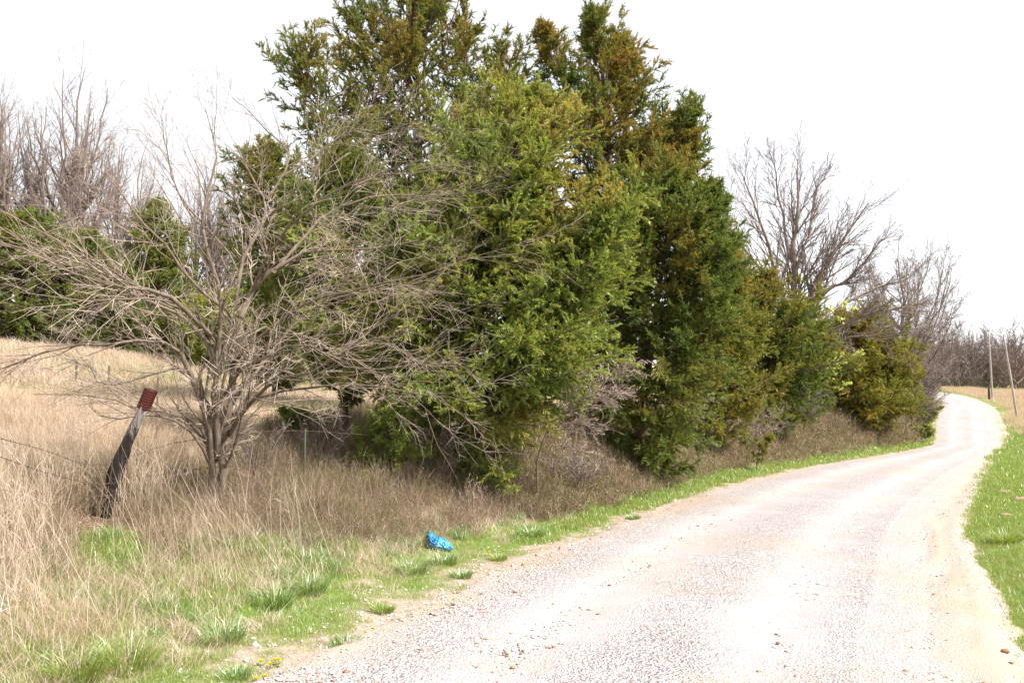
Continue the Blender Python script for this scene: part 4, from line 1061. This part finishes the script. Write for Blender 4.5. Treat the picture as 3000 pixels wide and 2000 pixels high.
# ================================================================== crumpled blue bag
import bmesh
bb = GND(1288, 1610)
bm = bmesh.new(); bmesh.ops.create_icosphere(bm, subdivisions=5, radius=1)
co = np.array([v.co[:] for v in bm.verts])
fa = np.array([[v.index for v in f.verts] for f in bm.faces]); bm.free()
x, y, z = co.T
rad = 1 + .30 * np.abs(fbm(x * 3 + 5, z * 3 + y * 2, 5, 3) - .5) * 2 - .30 * np.abs(fbm(x * 6 + y * 3, z * 6, 8, 2) - .5) * 2 + .12 * np.abs(fbm(x * 13, z * 13 + y * 9, 12, 2) - .5) * 2
V = co * rad[:, None] * [.165, .12, .082]
V *= .86; V[:, 2] += .055; V[:, 2] += -.22 * V[:, 0] + .07 * np.exp(-((V[:, 0] + .12) / .035) ** 2) * (z > 0) - .03 * np.exp(-((V[:, 0] - .09) / .02) ** 2) * (z > 0)
o = link('plastic_bag', mesh('plastic_bag', V, fa, M['bag'], smooth=True)); o.location = (bb[0], bb[1], bb[2] + .015); o.rotation_euler = (0, 0, -.1)
tag(o, 'crumpled bright blue plastic bag lying where the weeds meet the grass', 'plastic bag')

# ================================================================== grass, weeds, stones
def sample(N, y0, y1, rng, x0=-.80, x1=.76):
    Y = np.exp(rng.uniform(np.log(y0), np.log(y1), N)); X = Y * rng.uniform(x0, x1, N)
    p, s, z = psz(X, Y)
    return X, Y, p, s, height_from(X, Y, p, s, z)
def along(N, p0, p1, rng, y0, y1, left=True):
    """scatter beside the road: nearer stretches get more"""
    E = _L if left else _R; w = np.where((E[:, 1] > y0) & (E[:, 1] < y1), 1. / np.maximum(E[:, 1], 3) ** .8, 0)
    i = rng.choice(len(E) - 1, N, p=w[:-1] / w[:-1].sum()); f = rng.uniform(size=N)[:, None]
    a = E[i] * (1 - f) + E[i + 1] * f; d = nrm(E[i + 1] - E[i]); nn = np.stack([-d[:, 1], d[:, 0]], 1) * (1 if left else -1)
    q_ = a + nn * rng.uniform(p0, p1, N)[:, None]
    p, s, z = psz(q_[:, 0], q_[:, 1]); return q_[:, 0], q_[:, 1], p, s, height_from(q_[:, 0], q_[:, 1], p, s, z)
def stuff(name, parts, mat, label):
    V, F_, rn = merge(parts)
    o = link(name, mesh(name, V, F_, mat, {'rnd': rn})); return tag(o, label, kind='stuff')
def bl(X, Y, Z, k, h, w, yaw, lean, bend, rng, seg=1, rn=None):
    pos = np.stack([X, Y, Z - .01], 1)[k]; n = len(pos)
    V, F_, m = blades(pos, h, w, yaw, lean, bend, rng, seg)
    return V, F_, np.repeat(rng.uniform(size=n) if rn is None else rn, m)
U = lambda rng, a, b, n: rng.uniform(a, b, n)

# ground cover: small clumps of blades, scattered with geometry nodes
def scatter(name, label, X, Y, Z, scl, protos, rng, tilt=.12):
    o = link(name, mesh_points(name, np.stack([X, Y, Z], 1), rng, scl, protos[1], tilt))
    scatter_nodes(o, protos)
    return tag(o, label, kind='stuff')
def mesh_points(name, P, rng, scl, K, tilt):
    me = bpy.data.meshes.new(name); n = len(P)
    me.vertices.add(n); me.vertices.foreach_set('co', P.astype(np.float32).ravel())
    r = np.stack([rng.normal(size=n) * tilt, rng.normal(size=n) * tilt, rng.uniform(0, 6.28, n)], 1).astype(np.float32)
    a = me.attributes.new('rot', 'FLOAT_VECTOR', 'POINT'); a.data.foreach_set('vector', r.ravel())
    scl = np.asarray(scl, np.float32); scl = np.repeat(scl[:, None], 3, 1) if scl.ndim == 1 else scl
    a = me.attributes.new('scl', 'FLOAT_VECTOR', 'POINT'); a.data.foreach_set('vector', np.ascontiguousarray(scl).ravel())
    a = me.attributes.new('idx', 'INT', 'POINT'); a.data.foreach_set('value', rng.integers(0, K, n).astype(np.int32))
    return me
def clump(seed, n, rad, h, w, lean, bend, seg=1, dirb=None):
    rng = R_(seed); a = rng.uniform(0, 6.28, n); q_ = rad * np.sqrt(rng.uniform(size=n))
    pos = np.stack([np.cos(a) * q_, np.sin(a) * q_, np.full(n, -.012)], 1)
    yaw = rng.uniform(0, 6.28, n) if dirb is None else dirb + rng.normal(size=n) * .9
    V, F_, m = blades(pos, U(rng, *h, n), U(rng, *w, n), yaw, U(rng, *lean, n), U(rng, *bend, n), rng, seg)
    return V, F_, np.repeat(np.clip(rng.uniform(size=n) * .9 + rng.uniform(0, .1), 0, 1), m)
turf_n = proto_set('turf_near', [clump(700 + k, 120, .13, (.02, .075), (.0028, .0052), (0, .8), (0, 1.)) for k in range(6)], M['green_grass'])
turf_f = proto_set('turf_far', [clump(710 + k, 70, .20, (.03, .09), (.008, .014), (0, .8), (0, .8)) for k in range(4)], M['green_grass'])
long_n = proto_set('long_clump', [clump(720 + k, 60, .07, (.08, .24), (.0035, .0065), (.05, .8), (.3, 1.9), 2) for k in range(6)], M['deep_grass'])
dry_n = proto_set('dry_clump_near', [clump(730 + k, 46, .12, (.07, .30), (.0018, .0038), (0, .9), (.1, 1.4), 2, 3.1) for k in range(7)], M['dry_grass'])
dry_m = proto_set('dry_clump_mid', [clump(740 + k, 80, .24, (.12, .38), (.005, .009), (0, .9), (.1, 1.2), 1, 3.1) for k in range(6)], M['dry_grass'])
dry_f = proto_set('dry_clump_far', [clump(750 + k, 60, .45, (.15, .42), (.014, .024), (0, .8), (.1, 1.), 1) for k in range(5)], M['dry_grass'])
gm = proto_set('green_clump_mid', [clump(755 + k, 60, .22, (.07, .22), (.005, .010), (0, .7), (.1, 1.), 1) for k in range(4)], M['green_grass'])
def weed_clump(seed, n, rad, h, r, k2):
    rng = R_(seed); a = rng.uniform(0, 6.28, n); q_ = rad * np.sqrt(rng.uniform(size=n))
    pos = np.stack([np.cos(a) * q_, np.sin(a) * q_, np.full(n, -.02)], 1)
    P1, R1 = walk(pos, nrm(np.stack([rng.normal(size=n) * .22 - .05, rng.normal(size=n) * .22, np.ones(n)], 1)), U(rng, *h, n), np.full(n, r), 4, .09, 0., rng, .7)
    P2, R2 = grow(P1, R1, k2, (.25, 1), (.3, 1.0), (.25, .6), 3, .15, .05, rng, rr=.85, rmin=r * .75, byfrac=.3)
    V, Fs = tubes([(P1, R1, 1), (P2, R2, 1)])
    return V, Fs, np.concatenate([np.repeat(rng.uniform(size=len(P1)), 8), np.repeat(rng.uniform(size=len(P2)), 6)]), P2
def wset(nm, seeds, n, rad, h, r, k2, lv):
    A, B = [], []
    for sd in seeds:
        V, Fs, rn, P2 = weed_clump(sd, n, rad, h, r, k2); A.append((V, Fs, rn))
        rng = R_(sd + 50); V2, t = needles(P2, 1, lv[0], lv[1], 1., rng); kk = rng.uniform(size=len(V2) // 3) < .4
        V2 = V2.reshape(-1, 3, 3)[kk].reshape(-1, 3); m_ = len(V2) // 3
        B.append((V2, [np.arange(m_ * 3).reshape(-1, 3)], np.repeat(rng.uniform(size=m_), 3)))
    return proto_set(nm, A, M['weed']), proto_set(nm + '_leaf', B, M['weed_leaf'])
weed_n, wleaf_n = wset('weed_near', range(760, 768), 16, .16, (.18, .48), .0014, 5, ((.012, .03), (.006, .013)))
weed_f, wleaf_f = wset('weed_far', range(770, 777), 22, .30, (.22, .60), .0042, 5, ((.03, .06), (.018, .035)))

rng = R_(301)
X, Y, p, s, Z = sample(34000, 3.0, 13, rng)
n1 = fbm(X / .45, Y / .45, 21, 4); n2 = fbm(X / 2.2, Y / 2.2, 31, 4); n5 = fbm(X / .16, Y / .16, 23, 2)
far = np.clip((Y - 5.5) / 4, 0, 1)
pe = p + (n1 - .5) * 1.9 + (n2 - .5) * .6 + (n5 - .5) * .5 + .34
dl = np.clip((pe - .50) / .25, 0, 1) * np.clip((6.2 - 4.6 * far - p + (n1 - .5)) / 1.2, 0, 1)
dr = np.clip((p + (n1 - .5) * .5 + (n5 - .5) * .2 + .04) / .08, 0, 1)
keep = rng.uniform(size=len(X)) < np.where(s > 0, dl * .75, dr)
scatter('green_grass', 'short bright green grass along both gravel edges near the camera', X[keep], Y[keep], Z[keep] - .004,
        (.7 + .9 * np.clip(p[keep] - .8, 0, 1) * (s[keep] > 0)) * U(rng, .7, 1.25, keep.sum()), turf_n, rng)
X, Y, p, s, Z = along(5000, -.10, 2.6, rng, 2, 12.5, False); keep = p + (fbm(X / .35, Y / .35, 29, 3) - .5) * .9 > .05
scatter('bank_grass', 'vivid green grass on the near right-hand bank', X[keep], Y[keep], Z[keep] - .004, U(rng, .8, 1.35, keep.sum()), turf_n, rng)
X, Y, p, s, Z = along(5000, .35, 1.7, rng, 10, 100); n1 = fbm(X / .8, Y / .8, 24, 3); keep = np.abs(p - .66 - (n1 - .5) * 1.0) < .38
Xb, Yb, pb_, sb_, Zb = along(12000, -.08, 4.5, rng, 11, 62, False); k2 = rng.uniform(size=len(Xb)) < np.clip((56 - Yb) / 10, .06, 1)
X, Y, Z = [np.concatenate([a_[keep], b_[k2]]) for a_, b_ in ((X, Xb), (Y, Yb), (Z, Zb))]
scatter('verge_grass', 'green grass strips along the road farther down the hill', X, Y, Z, U(rng, .7, 1.3, len(X)) * np.clip(Y / 16, .8, 2.2), turf_f, rng)

rng = R_(303)
X, Y, p, s, Z = sample(12000, 3.2, 18, rng)
n1 = fbm(X / .5, Y / .5, 55, 3)
keep = rng.uniform(size=len(X)) < np.clip((n1 - .47) * 5, 0, 1) * np.clip((p - .9) / .3, 0, 1) * np.clip((5. - p) / 1.5, 0, 1) * (s > 0) * .55
scatter('long_grass', 'longer dark green grass blades in the ditch', X[keep], Y[keep], Z[keep], U(rng, .6, 1.2, keep.sum()), long_n, rng)

rng = R_(305)
X, Y, p, s, Z = sample(26000, 3.1, 13, rng, -.84, .1)
n1 = fbm(X / .6, Y / .6, 95, 3)
keep = rng.uniform(size=len(X)) < np.clip((p - .5) / .9, .0, 1) * (s > 0) * np.clip(n1 * 2.2 - .6, .10, 1) * .50 * np.where((np.abs(X / Y + .490) < .045) & (Y > 6.6) & (Y < 8.6), 0, 1)
hs_ = U(rng, .6, 1.3, keep.sum())
scatter('dry_grass', 'dry tan blades mixed into the foreground grass', X[keep], Y[keep], Z[keep], np.stack([hs_, hs_, hs_ * np.clip(.45 + (p[keep] - .7) * .3, .45, 1.1)], 1), dry_n, rng, .2)
X, Y, p, s, Z = sample(26000, 8, 62, rng, -.84, .25)
n1 = fbm(X / 1.2, Y / 1.2, 65, 3)
fd = np.clip((p - 4.0) / 1.2, 0, 1) * (s > 0) * (.45 + n1)
gr = np.clip((fbm(X / 7., Y / 5., 41, 3) - .45) * 9, 0, 1) * np.clip((36 - Y) / 10, 0, 1)
nr_ = Y < 22; keep = (rng.uniform(size=len(X)) < fd * (1 - .55 * gr)) & nr_
scatter('field_grass', 'pinkish tan dry grass covering the near slope of the field', X[keep], Y[keep], Z[keep], U(rng, .6, 1.15, keep.sum()), dry_m, rng, .2)
keep = (rng.uniform(size=len(X)) < fd) & ~nr_
scatter('far_field_grass', 'pinkish tan dry grass on the far slope of the field', X[keep], Y[keep], Z[keep], U(rng, .7, 1.25, keep.sum()), dry_f, rng, .2)
X, Y, p, s, Z = sample(9000, 6, 34, rng, -.84, .0)
keep = rng.uniform(size=len(X)) < np.clip((fbm(X / 7., Y / 5., 41, 3) - .44) * 7, 0, 1) * np.clip((p - 3.6), 0, 1) * (s > 0)
scatter('field_green_grass', 'patches of new green grass in the tan field', X[keep], Y[keep], Z[keep], U(rng, .7, 1.2, keep.sum()) * np.clip(Y[keep] / 14, .8, 1.8), gm, rng)

rng = R_(307)
X, Y, p, s, Z = sample(14000, 4.2, 13.5, rng, -.82, .30)
far = np.clip((Y - 5.5) / 4, 0, 1)
d_ = np.clip((p - (2.2 - 1.2 * far)) / .5, 0, 1) * np.clip((6.8 - p) / 1.5, 0, 1) * (s > 0) * np.clip(fbm(X / .8, Y / .8, 85, 3) * 2 - .4, .1, 1)
keep = rng.uniform(size=len(X)) < d_ * .85 * np.where((np.abs(X / Y + .490) < .05) & (Y < 8.5) & (Y > 6.4), .1, 1)
h_ = np.clip(.4 + (p[keep] - (2.2 - 1.2 * far[keep])) * .45, .4, 1.) * np.clip((Y[keep] - 1) / 10, .42, 1.1); w_ = U(rng, .7, 1.2, keep.sum())
sc3 = np.stack([w_, w_, h_ * U(rng, .8, 1.3, keep.sum())], 1)
scatter('weeds', 'brown dead weed stems filling the ditch under the cedars', X[keep], Y[keep], Z[keep], sc3, weed_n, R_(1))
scatter('weed_leaves', 'small olive leaves sprouting among the dead weeds', X[keep], Y[keep], Z[keep], sc3, wleaf_n, R_(1))
X, Y, p, s, Z = along(12500, .85, 6.5, rng, 11.5, 120)
keep = rng.uniform(size=len(X)) < np.clip((p - .8) / .35, 0, 1) * np.clip(fbm(X / 1.3, Y / 1.3, 86, 3) * 2 - .15, .25, 1)
w_ = U(rng, .7, 1.2, keep.sum()) * np.clip(Y[keep] / 24, .7, 2.); h_ = np.clip(.45 + (p[keep] - .8) * .45, .45, 1.15) * np.clip(Y[keep] / 30, .8, 1.5)
sc3 = np.stack([w_, w_, h_ * U(rng, .7, 1.2, keep.sum())], 1)
scatter('far_weeds', 'brown dead weeds between the road and the cedars farther down the hill', X[keep], Y[keep], Z[keep], sc3, weed_f, R_(2))
scatter('far_weed_leaves', 'withered leaves on the weeds farther down the hill', X[keep], Y[keep], Z[keep], sc3, wleaf_f, R_(2))
rng = R_(313)
X, Y, p, s, Z = along(10000, .5, 14, rng, 44, 125, False)
keep = rng.uniform(size=len(X)) < np.clip((p - .4) / .9, 0, 1) * np.clip((Y - 46) / 9, 0, 1) * np.clip(fbm(X / 2, Y / 3, 99) * 2.2 - .3, .2, 1)
scatter('roadside_dry_grass', 'tan grass lining the outer side of the bend', X[keep], Y[keep], Z[keep], U(rng, .9, 1.6, keep.sum()), dry_f, rng)

NS = 2600
# tall straw stalks in the left foreground, leaning left
rng = R_(309)
nc_ = 150; cx = rng.uniform(-.78, -.16, nc_); cy = np.exp(rng.uniform(np.log(4.3), np.log(9.5), nc_)); cx = cx * cy
pc, sc2, zc_ = psz(cx, cy); k = (pc > 1.9) & (pc < 6.) & ((np.abs(cx / cy + .48) > .09) | (cy > 8.4) | (cy < 5.3)); cx, cy = cx[k], cy[k]
cl = rng.integers(0, len(cx), NS)
X = cx[cl] + rng.normal(size=NS) * .16; Y = cy[cl] + rng.normal(size=NS) * .16
Z = HGT(X, Y); n = len(X)
byaw = rng.normal(size=len(cx)) * .5 + math.pi
yw = byaw[cl] + rng.normal(size=n) * .55; le = np.abs(rng.normal(size=n)) * .38 + .12
L = U(rng, .5, 1.3, n) * np.clip(.6 + (psz(X, Y)[0] - 1.9) * .25, .6, 1.)
d0 = nrm(np.stack([np.cos(yw) * le, np.sin(yw) * le, np.ones(n)], 1))
P1, R1 = walk(np.stack([X, Y, Z - .03], 1), d0, L, np.maximum(U(rng, .0013, .0030, n), 0), 7, .055, -.035, rng, .35)
# single long stems standing apart from the clumps
N2 = 520; Yq = np.exp(rng.uniform(np.log(4.4), np.log(8.2), N2)); Xq = Yq * rng.uniform(-.66, -.10, N2); pq, _, _ = psz(Xq, Yq); kq = (pq > 1.0) & (pq < 4.5) & ((np.abs(Xq / Yq + .49) > .05) | (Yq < 5.6)); Xq, Yq = Xq[kq], Yq[kq]; N2 = len(Xq)
Pq, Rq = walk(np.stack([Xq, Yq, HGT(Xq, Yq) - .03], 1), nrm(np.stack([rng.normal(size=N2) * .22 - .28, rng.normal(size=N2) * .2, np.ones(N2)], 1)), rng.uniform(.35, 1.15, N2), rng.uniform(.0014, .0034, N2), 7, .05, -.03, rng, .3)
P1 = np.concatenate([P1, Pq]); R1 = np.concatenate([R1, Rq]); n = len(P1)
V, Fs = tubes([(P1, R1, 3)]); rn = np.repeat(np.concatenate([rng.uniform(size=n - N2), rng.uniform(.5, 1, N2)]), 21)
P2, R2 = grow(P1[:1300], R1[:1300], 3, (.1, .8), (.25, .6), (.25, .5), 4, .18, -.12, rng, rr=1., rmin=.0016, taper=.3)
V2, F2 = tubes([(P2, R2, 1)])
V_, F__, rn_ = merge([(V, Fs, rn), (V2, F2, np.repeat(rng.uniform(size=len(P2)), 8))])
o = link('straw_stalks', mesh('straw_stalks', V_, F__, M['straw'], {'rnd': rn_}))
tag(o, 'tall pale straw coloured stalks leaning over at the left', kind='stuff')
# brush that closes off the far side of the bend
rng = R_(319); N_ = 900
u_ = rng.uniform(2660, 3120, N_); Yt = rng.uniform(118, 150, N_); Xt = (u_ - CU) / F * Yt
pt_, st_, zt_ = psz(np.clip(Xt, -40, 94), np.clip(Yt, 0, 149)); kk = (pt_ > 3); Xt, Yt = Xt[kk], Yt[kk]; N_ = len(Xt)
P1, R1 = walk(np.stack([Xt, Yt, HGT(np.clip(Xt, -40, 94), np.clip(Yt, 0, 149)) - .2], 1), nrm(rng.normal(size=(N_, 3)) * .25 + [0, 0, 1.]), rng.uniform(1.5, 4.8, N_), np.full(N_, .06), 5, .12, .02, rng, .5)
P2, R2 = grow(P1, R1, 6, (.1, 1), (.3, 1.), (.3, .7), 4, .16, .02, rng, rr=.7, rmin=.04)
P3, R3 = grow(P2, R2, 4, (.1, 1), (.3, 1.), (.3, .7), 3, .16, .02, rng, rr=.8, rmin=.03)
V, Fs = tubes([(P1, R1, 1), (P2, R2, 1), (P3, R3, 1)])
tag(link('far_thicket', mesh('far_thicket', V, Fs, M['grey_twig'])), 'grey leafless thicket closing off the land beyond the bend', kind='stuff')

rng = R_(321); N_ = 600
Yt = rng.uniform(52, 70, N_); Xt = Yt * rng.uniform(-.85, -.12, N_)
pf_, sf_, zf_ = fieldstats(Xt, Yt); Zt = height_from(Xt, Yt, pf_, sf_, zf_)
P1, R1 = walk(np.stack([Xt, Yt, Zt - .2], 1), nrm(rng.normal(size=(N_, 3)) * .22 + [0, 0, 1.]), rng.uniform(1.5, 5.5, N_), np.full(N_, .035), 5, .10, .03, rng, .5)
P2, R2 = grow(P1, R1, 6, (.1, 1), (.3, .9), (.3, .7), 4, .14, .04, rng, rr=.7, rmin=.02)
P3, R3 = grow(P2, R2, 4, (.1, 1), (.3, .9), (.3, .7), 3, .14, .03, rng, rr=.8, rmin=.014)
V, Fs = tubes([(P1, R1, 1), (P2, R2, 1), (P3, R3, 1)])
tag(link('field_edge_thicket', mesh('field_edge_thicket', V, Fs, M['grey_twig'])), 'grey leafless thicket behind the cedars at the top of the field', kind='stuff')

# leaf litter and straw bits
rng = R_(315)
X, Y, p, s, Z = sample(34000, 3.6, 34, rng, -.8, .7)
keep = (((s > 0) & (p > 1.6) & (p < 6)) | ((s < 0) & (p > .15) & (p < .6))) & (rng.uniform(size=len(X)) < .9)
pos = np.stack([X, Y, Z + .012], 1)[keep]; n = len(pos)
d = nrm(np.stack([rng.normal(size=n), rng.normal(size=n), rng.normal(size=n) * .25], 1)); e = nrm(np.cross(d, rng.normal(size=(n, 3)) * .3 + [0, 0, 1]))
L = np.maximum(U(rng, .015, .045, n), pos[:, 1] * .0018)[:, None]
V = np.stack([pos - d * L, pos + e * L * .4, pos + d * L, pos - e * L * .4], 1).reshape(-1, 3)
o = link('leaf_litter', mesh('leaf_litter', V, np.arange(n * 4).reshape(-1, 4), M['litter'], {'rnd': np.repeat(rng.uniform(size=n), 4)}))
tag(o, 'brown fallen leaves and straw bits on the verge', kind='stuff')

# loose stones
OC = np.array([[1, 0, 0], [-1, 0, 0], [0, 1, 0], [0, -1, 0], [0, 0, 1], [0, 0, -1.]])
OF = np.array([[0, 2, 4], [2, 1, 4], [1, 3, 4], [3, 0, 4], [2, 0, 5], [1, 2, 5], [3, 1, 5], [0, 3, 5]])
def stones(X, Y, Z, size, rng, rn):
    n = len(X); a = rng.uniform(0, 6.28, n); v = OC[None] * (1 + rng.normal(size=(n, 6, 1)) * .22) + rng.normal(size=(n, 6, 3)) * .12
    v = v * (size[:, None] * np.stack([np.ones(n), U(rng, .55, .95, n), U(rng, .35, .6, n)], 1))[:, None]
    c, s_ = np.cos(a)[:, None], np.sin(a)[:, None]
    v = np.stack([v[..., 0] * c - v[..., 1] * s_, v[..., 0] * s_ + v[..., 1] * c, v[..., 2]], -1) + np.stack([X, Y, Z], 1)[:, None]
    return v.reshape(-1, 3), [(np.arange(n)[:, None, None] * 6 + OF).reshape(-1, 3)], np.repeat(rn, 6)
rng = R_(317)
X, Y, p, s, _ = sample(62000, 3.2, 22, rng, -.6, .74)
lo_ = .25 + .75 * (fbm(X / .6, Y / .6, 7) > .5)
keep = (p < -.02) & (rng.uniform(size=len(X)) < lo_)
X, Y, p = X[keep], Y[keep], p[keep]; Z = road_z(X, Y) - .004
def stone_proto(sd, lo, hi):
    r_ = R_(sd); z_ = np.zeros(1); V, F_, rn = stones(z_, z_, z_ + .35, np.ones(1), r_, r_.uniform(lo, hi, 1)); return V, F_, rn
sp_pale = proto_set('pale_stone', [stone_proto(900 + k, .14, 1.) for k in range(12)] + [stone_proto(920 + k, .0, .12) for k in range(3)], M['stone'])
scatter('road_gravel', 'loose pale limestone gravel lying on the road', X, Y, Z, np.clip(rng.lognormal(-4.62, .38, len(X)), .005, .026), sp_pale, rng, .35)
X, Y, p, s, Z = sample(26000, 3.2, 22, rng, -.8, .74)
keep = (p > -.1) & (p < 1.0) & ((s > 0) | (p < .45)) & (rng.uniform(size=len(X)) < 1.15 - 1.3 * p); X, Y, Z = X[keep], Y[keep], Z[keep]
pb = stones(X, Y, Z + .004, np.clip(rng.lognormal(-4.5, .4, len(X)), .005, .03), rng, rng.uniform(.03, 1, len(X)) ** .7)
stuff('gravel', [pb], M['stone'], 'loose pale limestone gravel along the road edges')

# larger stones that stand out one by one
big = [(1425, 1893, .030, 'orange-brown stone lying alone on the gravel, left of the road middle'), (1510, 1750, .034, 'flat tan stone near the left gravel edge'),
       (2280, 1905, .024, 'dark red-brown stone in the lower middle of the road'), (2255, 1842, .018, 'small orange stone above the dark red-brown one'),
       (2305, 1975, .022, 'brown stone at the bottom edge of the road'), (2340, 1501, .030, 'dark brown stone on the upper right wheel track'),
       (2373, 1600, .024, 'small brown stone right of the smooth wheel track'), (2945, 1932, .040, 'dark brown bark-like clod by the wheel rut'),
       (2880, 1826, .028, 'grey-brown stone near the right wheel rut'), (1905, 1990, .024, 'brown flat stone at the bottom centre of the road')]
for i, (u, v, r, lab) in enumerate(big):
    c = GND(u, v); r_s = R_(400 + i)
    bm = bmesh.new(); bmesh.ops.create_icosphere(bm, subdivisions=2, radius=1); co = np.array([q_.co[:] for q_ in bm.verts]); fa = np.array([[q_.index for q_ in f.verts] for f in bm.faces]); bm.free()
    co *= (1 + .35 * (fbm(co[:, 0] * 1.6 + i * 9, co[:, 1] * 1.6 + co[:, 2] * 1.3, 3, 2) - .5) * 2)[:, None]; co *= np.array([1, .8, .55]) * r * .72
    rv_ = .03 if i in (2, 5, 7) else .09
    o = link('stone', mesh('stone', co, fa, M['stone'], {'rnd': np.full(len(co), rv_)})); o.location = (c[0], c[1], float(road_z(c[0], c[1])) + r * .3)
    tag(o, lab, 'stone', 'larger stones lying on the road')
for i, (u, v, r, lab) in enumerate([(2945, 1447, .16, 'flat reddish-brown clod of earth in the green grass, right side'), (2992, 1470, .17, 'brown clod of earth cut by the right edge of the picture'),
                                    (2945, 1512, .10, 'small grey-brown clod below the two larger ones in the grass')]):
    c = GND(u, v)
    bm = bmesh.new(); bmesh.ops.create_icosphere(bm, subdivisions=3, radius=1); co = np.array([q_.co[:] for q_ in bm.verts]); fa = np.array([[q_.index for q_ in f.verts] for f in bm.faces]); bm.free()
    co *= (1 + .5 * (fbm(co[:, 0] * 2.2 + i * 9, co[:, 1] * 2.2 + co[:, 2] * 1.7, 3, 3) - .5) * 2)[:, None]; co *= np.array([1, .7, .38]) * r
    o = link('dirt_clod', mesh('dirt_clod', co, fa, M['clod'])); o.location = (c[0], c[1], c[2] + r * .2); tag(o, lab, 'clod', 'clods in the right-hand grass')

# ------------------------------------------------------------------ grass tufts one can pick out, and dandelions
def tuft(i, u, v, r, h, lab, mat='deep_grass', n=340):
    r *= 1.3; h *= 1.05
    rng = R_(500 + i); c = GND(u, v); a = rng.uniform(0, 6.28, n); q_ = r * np.sqrt(rng.uniform(size=n)) * .45
    pos = np.stack([np.cos(a) * q_, np.sin(a) * q_, np.full(n, -.02)], 1)
    V, F_, m = blades(pos, U(rng, .5, 1, n) * h, U(rng, .004, .007, n) * max(1, c[1] / 8), a + rng.normal(size=n) * .4, U(rng, .1, .9, n), U(rng, .5, 2.2, n), rng, 2)
    o = link('grass_tuft', mesh('grass_tuft', V, F_, M[mat], {'rnd': np.repeat(rng.uniform(size=n), m)})); o.location = tuple(c)
    tag(o, lab, 'grass tuft', 'separate grass tufts on the verge')
for i, a_ in enumerate([
        (800, 1775, .22, .26, 'big arching grass tuft left of the gravel patches, paler tips'), (905, 1735, .22, .26, 'big arching grass tuft right beside the paler tipped one'),
        (1205, 1680, .24, .24, 'rounded dark grass tuft below and left of the blue bag'), (1300, 1655, .20, .22, 'grass tuft just below the blue bag'),
        (1560, 1575, .20, .24, 'bright grass tuft against the brown weeds, right of the blue bag'), (650, 1880, .20, .24, 'grass tuft at the gravel edge near the bottom left'),
        (370, 1960, .26, .30, 'tall green grass tuft in the bottom left corner', 'green_grass'), (230, 1990, .24, .28, 'green grass tuft nearest the bottom left corner', 'green_grass'),
        (1010, 1890, .15, .12, 'low dark grass tuft alone in the gravel beside the dandelions'), (690, 1985, .13, .12, 'low dark grass tuft in the gravel at the bottom edge'),
        (1350, 1690, .16, .14, 'low grass tuft at the gravel edge right of the rounded dark one'), (1855, 1520, .16, .12, 'small grass tuft isolated on the tan gravel edge'),
        (2945, 1590, .25, .26, 'spiky grass tuft on the right-hand grass bank', 'green_grass'), (1120, 1790, .14, .12, 'low green tuft between white gravel patches', 'green_grass'),
        (1460, 1640, .14, .12, 'low green tuft beside the gravel, below the bright tuft', 'green_grass')]):
    tuft(i, *a_)
def dandelion(i, u, v):
    rng = R_(600 + i); c = GND(u, v + 6); root = empty('dandelion', tuple(c), 'small yellow dandelion at the gravel edge', 'dandelion', 'dandelions along the left gravel edge')
    h = rng.uniform(.02, .04); top = np.array([rng.normal() * .006, rng.normal() * .006, h])
    V, Fs = tubes([(np.stack([np.zeros(3), top * .5, top])[None], np.full((1, 3), .002), 4)])
    link('stem', mesh('stem', V, Fs, M['deep_grass'], {'rnd': np.full(len(V), .6)}), root)
    n = 44; a = rng.uniform(0, 6.28, n); e = rng.uniform(.1, 1.2, n); d = np.stack([np.cos(a) * np.cos(e), np.sin(a) * np.cos(e), np.sin(e)], 1)
    s_ = nrm(np.cross(d, [0, 0, 1.])) * .0035; L = rng.uniform(.013, .019, n)[:, None]
    V = np.stack([top - s_ * .4, top + s_ * .4, top + d * L + s_, top + d * L - s_], 1).reshape(-1, 3)
    link('petals', mesh('petals', V, np.arange(n * 4).reshape(-1, 4), M['petal'], {'rnd': np.repeat(rng.uniform(size=n), 4)}), root)
    n = 9; a = rng.uniform(0, 6.28, n)
    V, F_, m = blades(np.zeros((n, 3)), U(rng, .04, .07, n), np.full(n, .012), a, np.full(n, 2.5), np.full(n, .8), rng, 2)
    link('leaf_rosette', mesh('leaf_rosette', V, F_, M['green_grass'], {'rnd': np.repeat(rng.uniform(size=n) * .6, m)}), root)
for i, (u, v) in enumerate([(792, 1950), (815, 1946), (808, 1938), (764, 1942), (962, 1959), (755, 1994), (772, 1996), (1072, 1857), (1088, 1855), (1094, 1851), (1062, 1860), (1125, 1855),
                            (1426, 1624), (1634, 1602), (1925, 1536), (1432, 1621)]):
    dandelion(i, u, v)
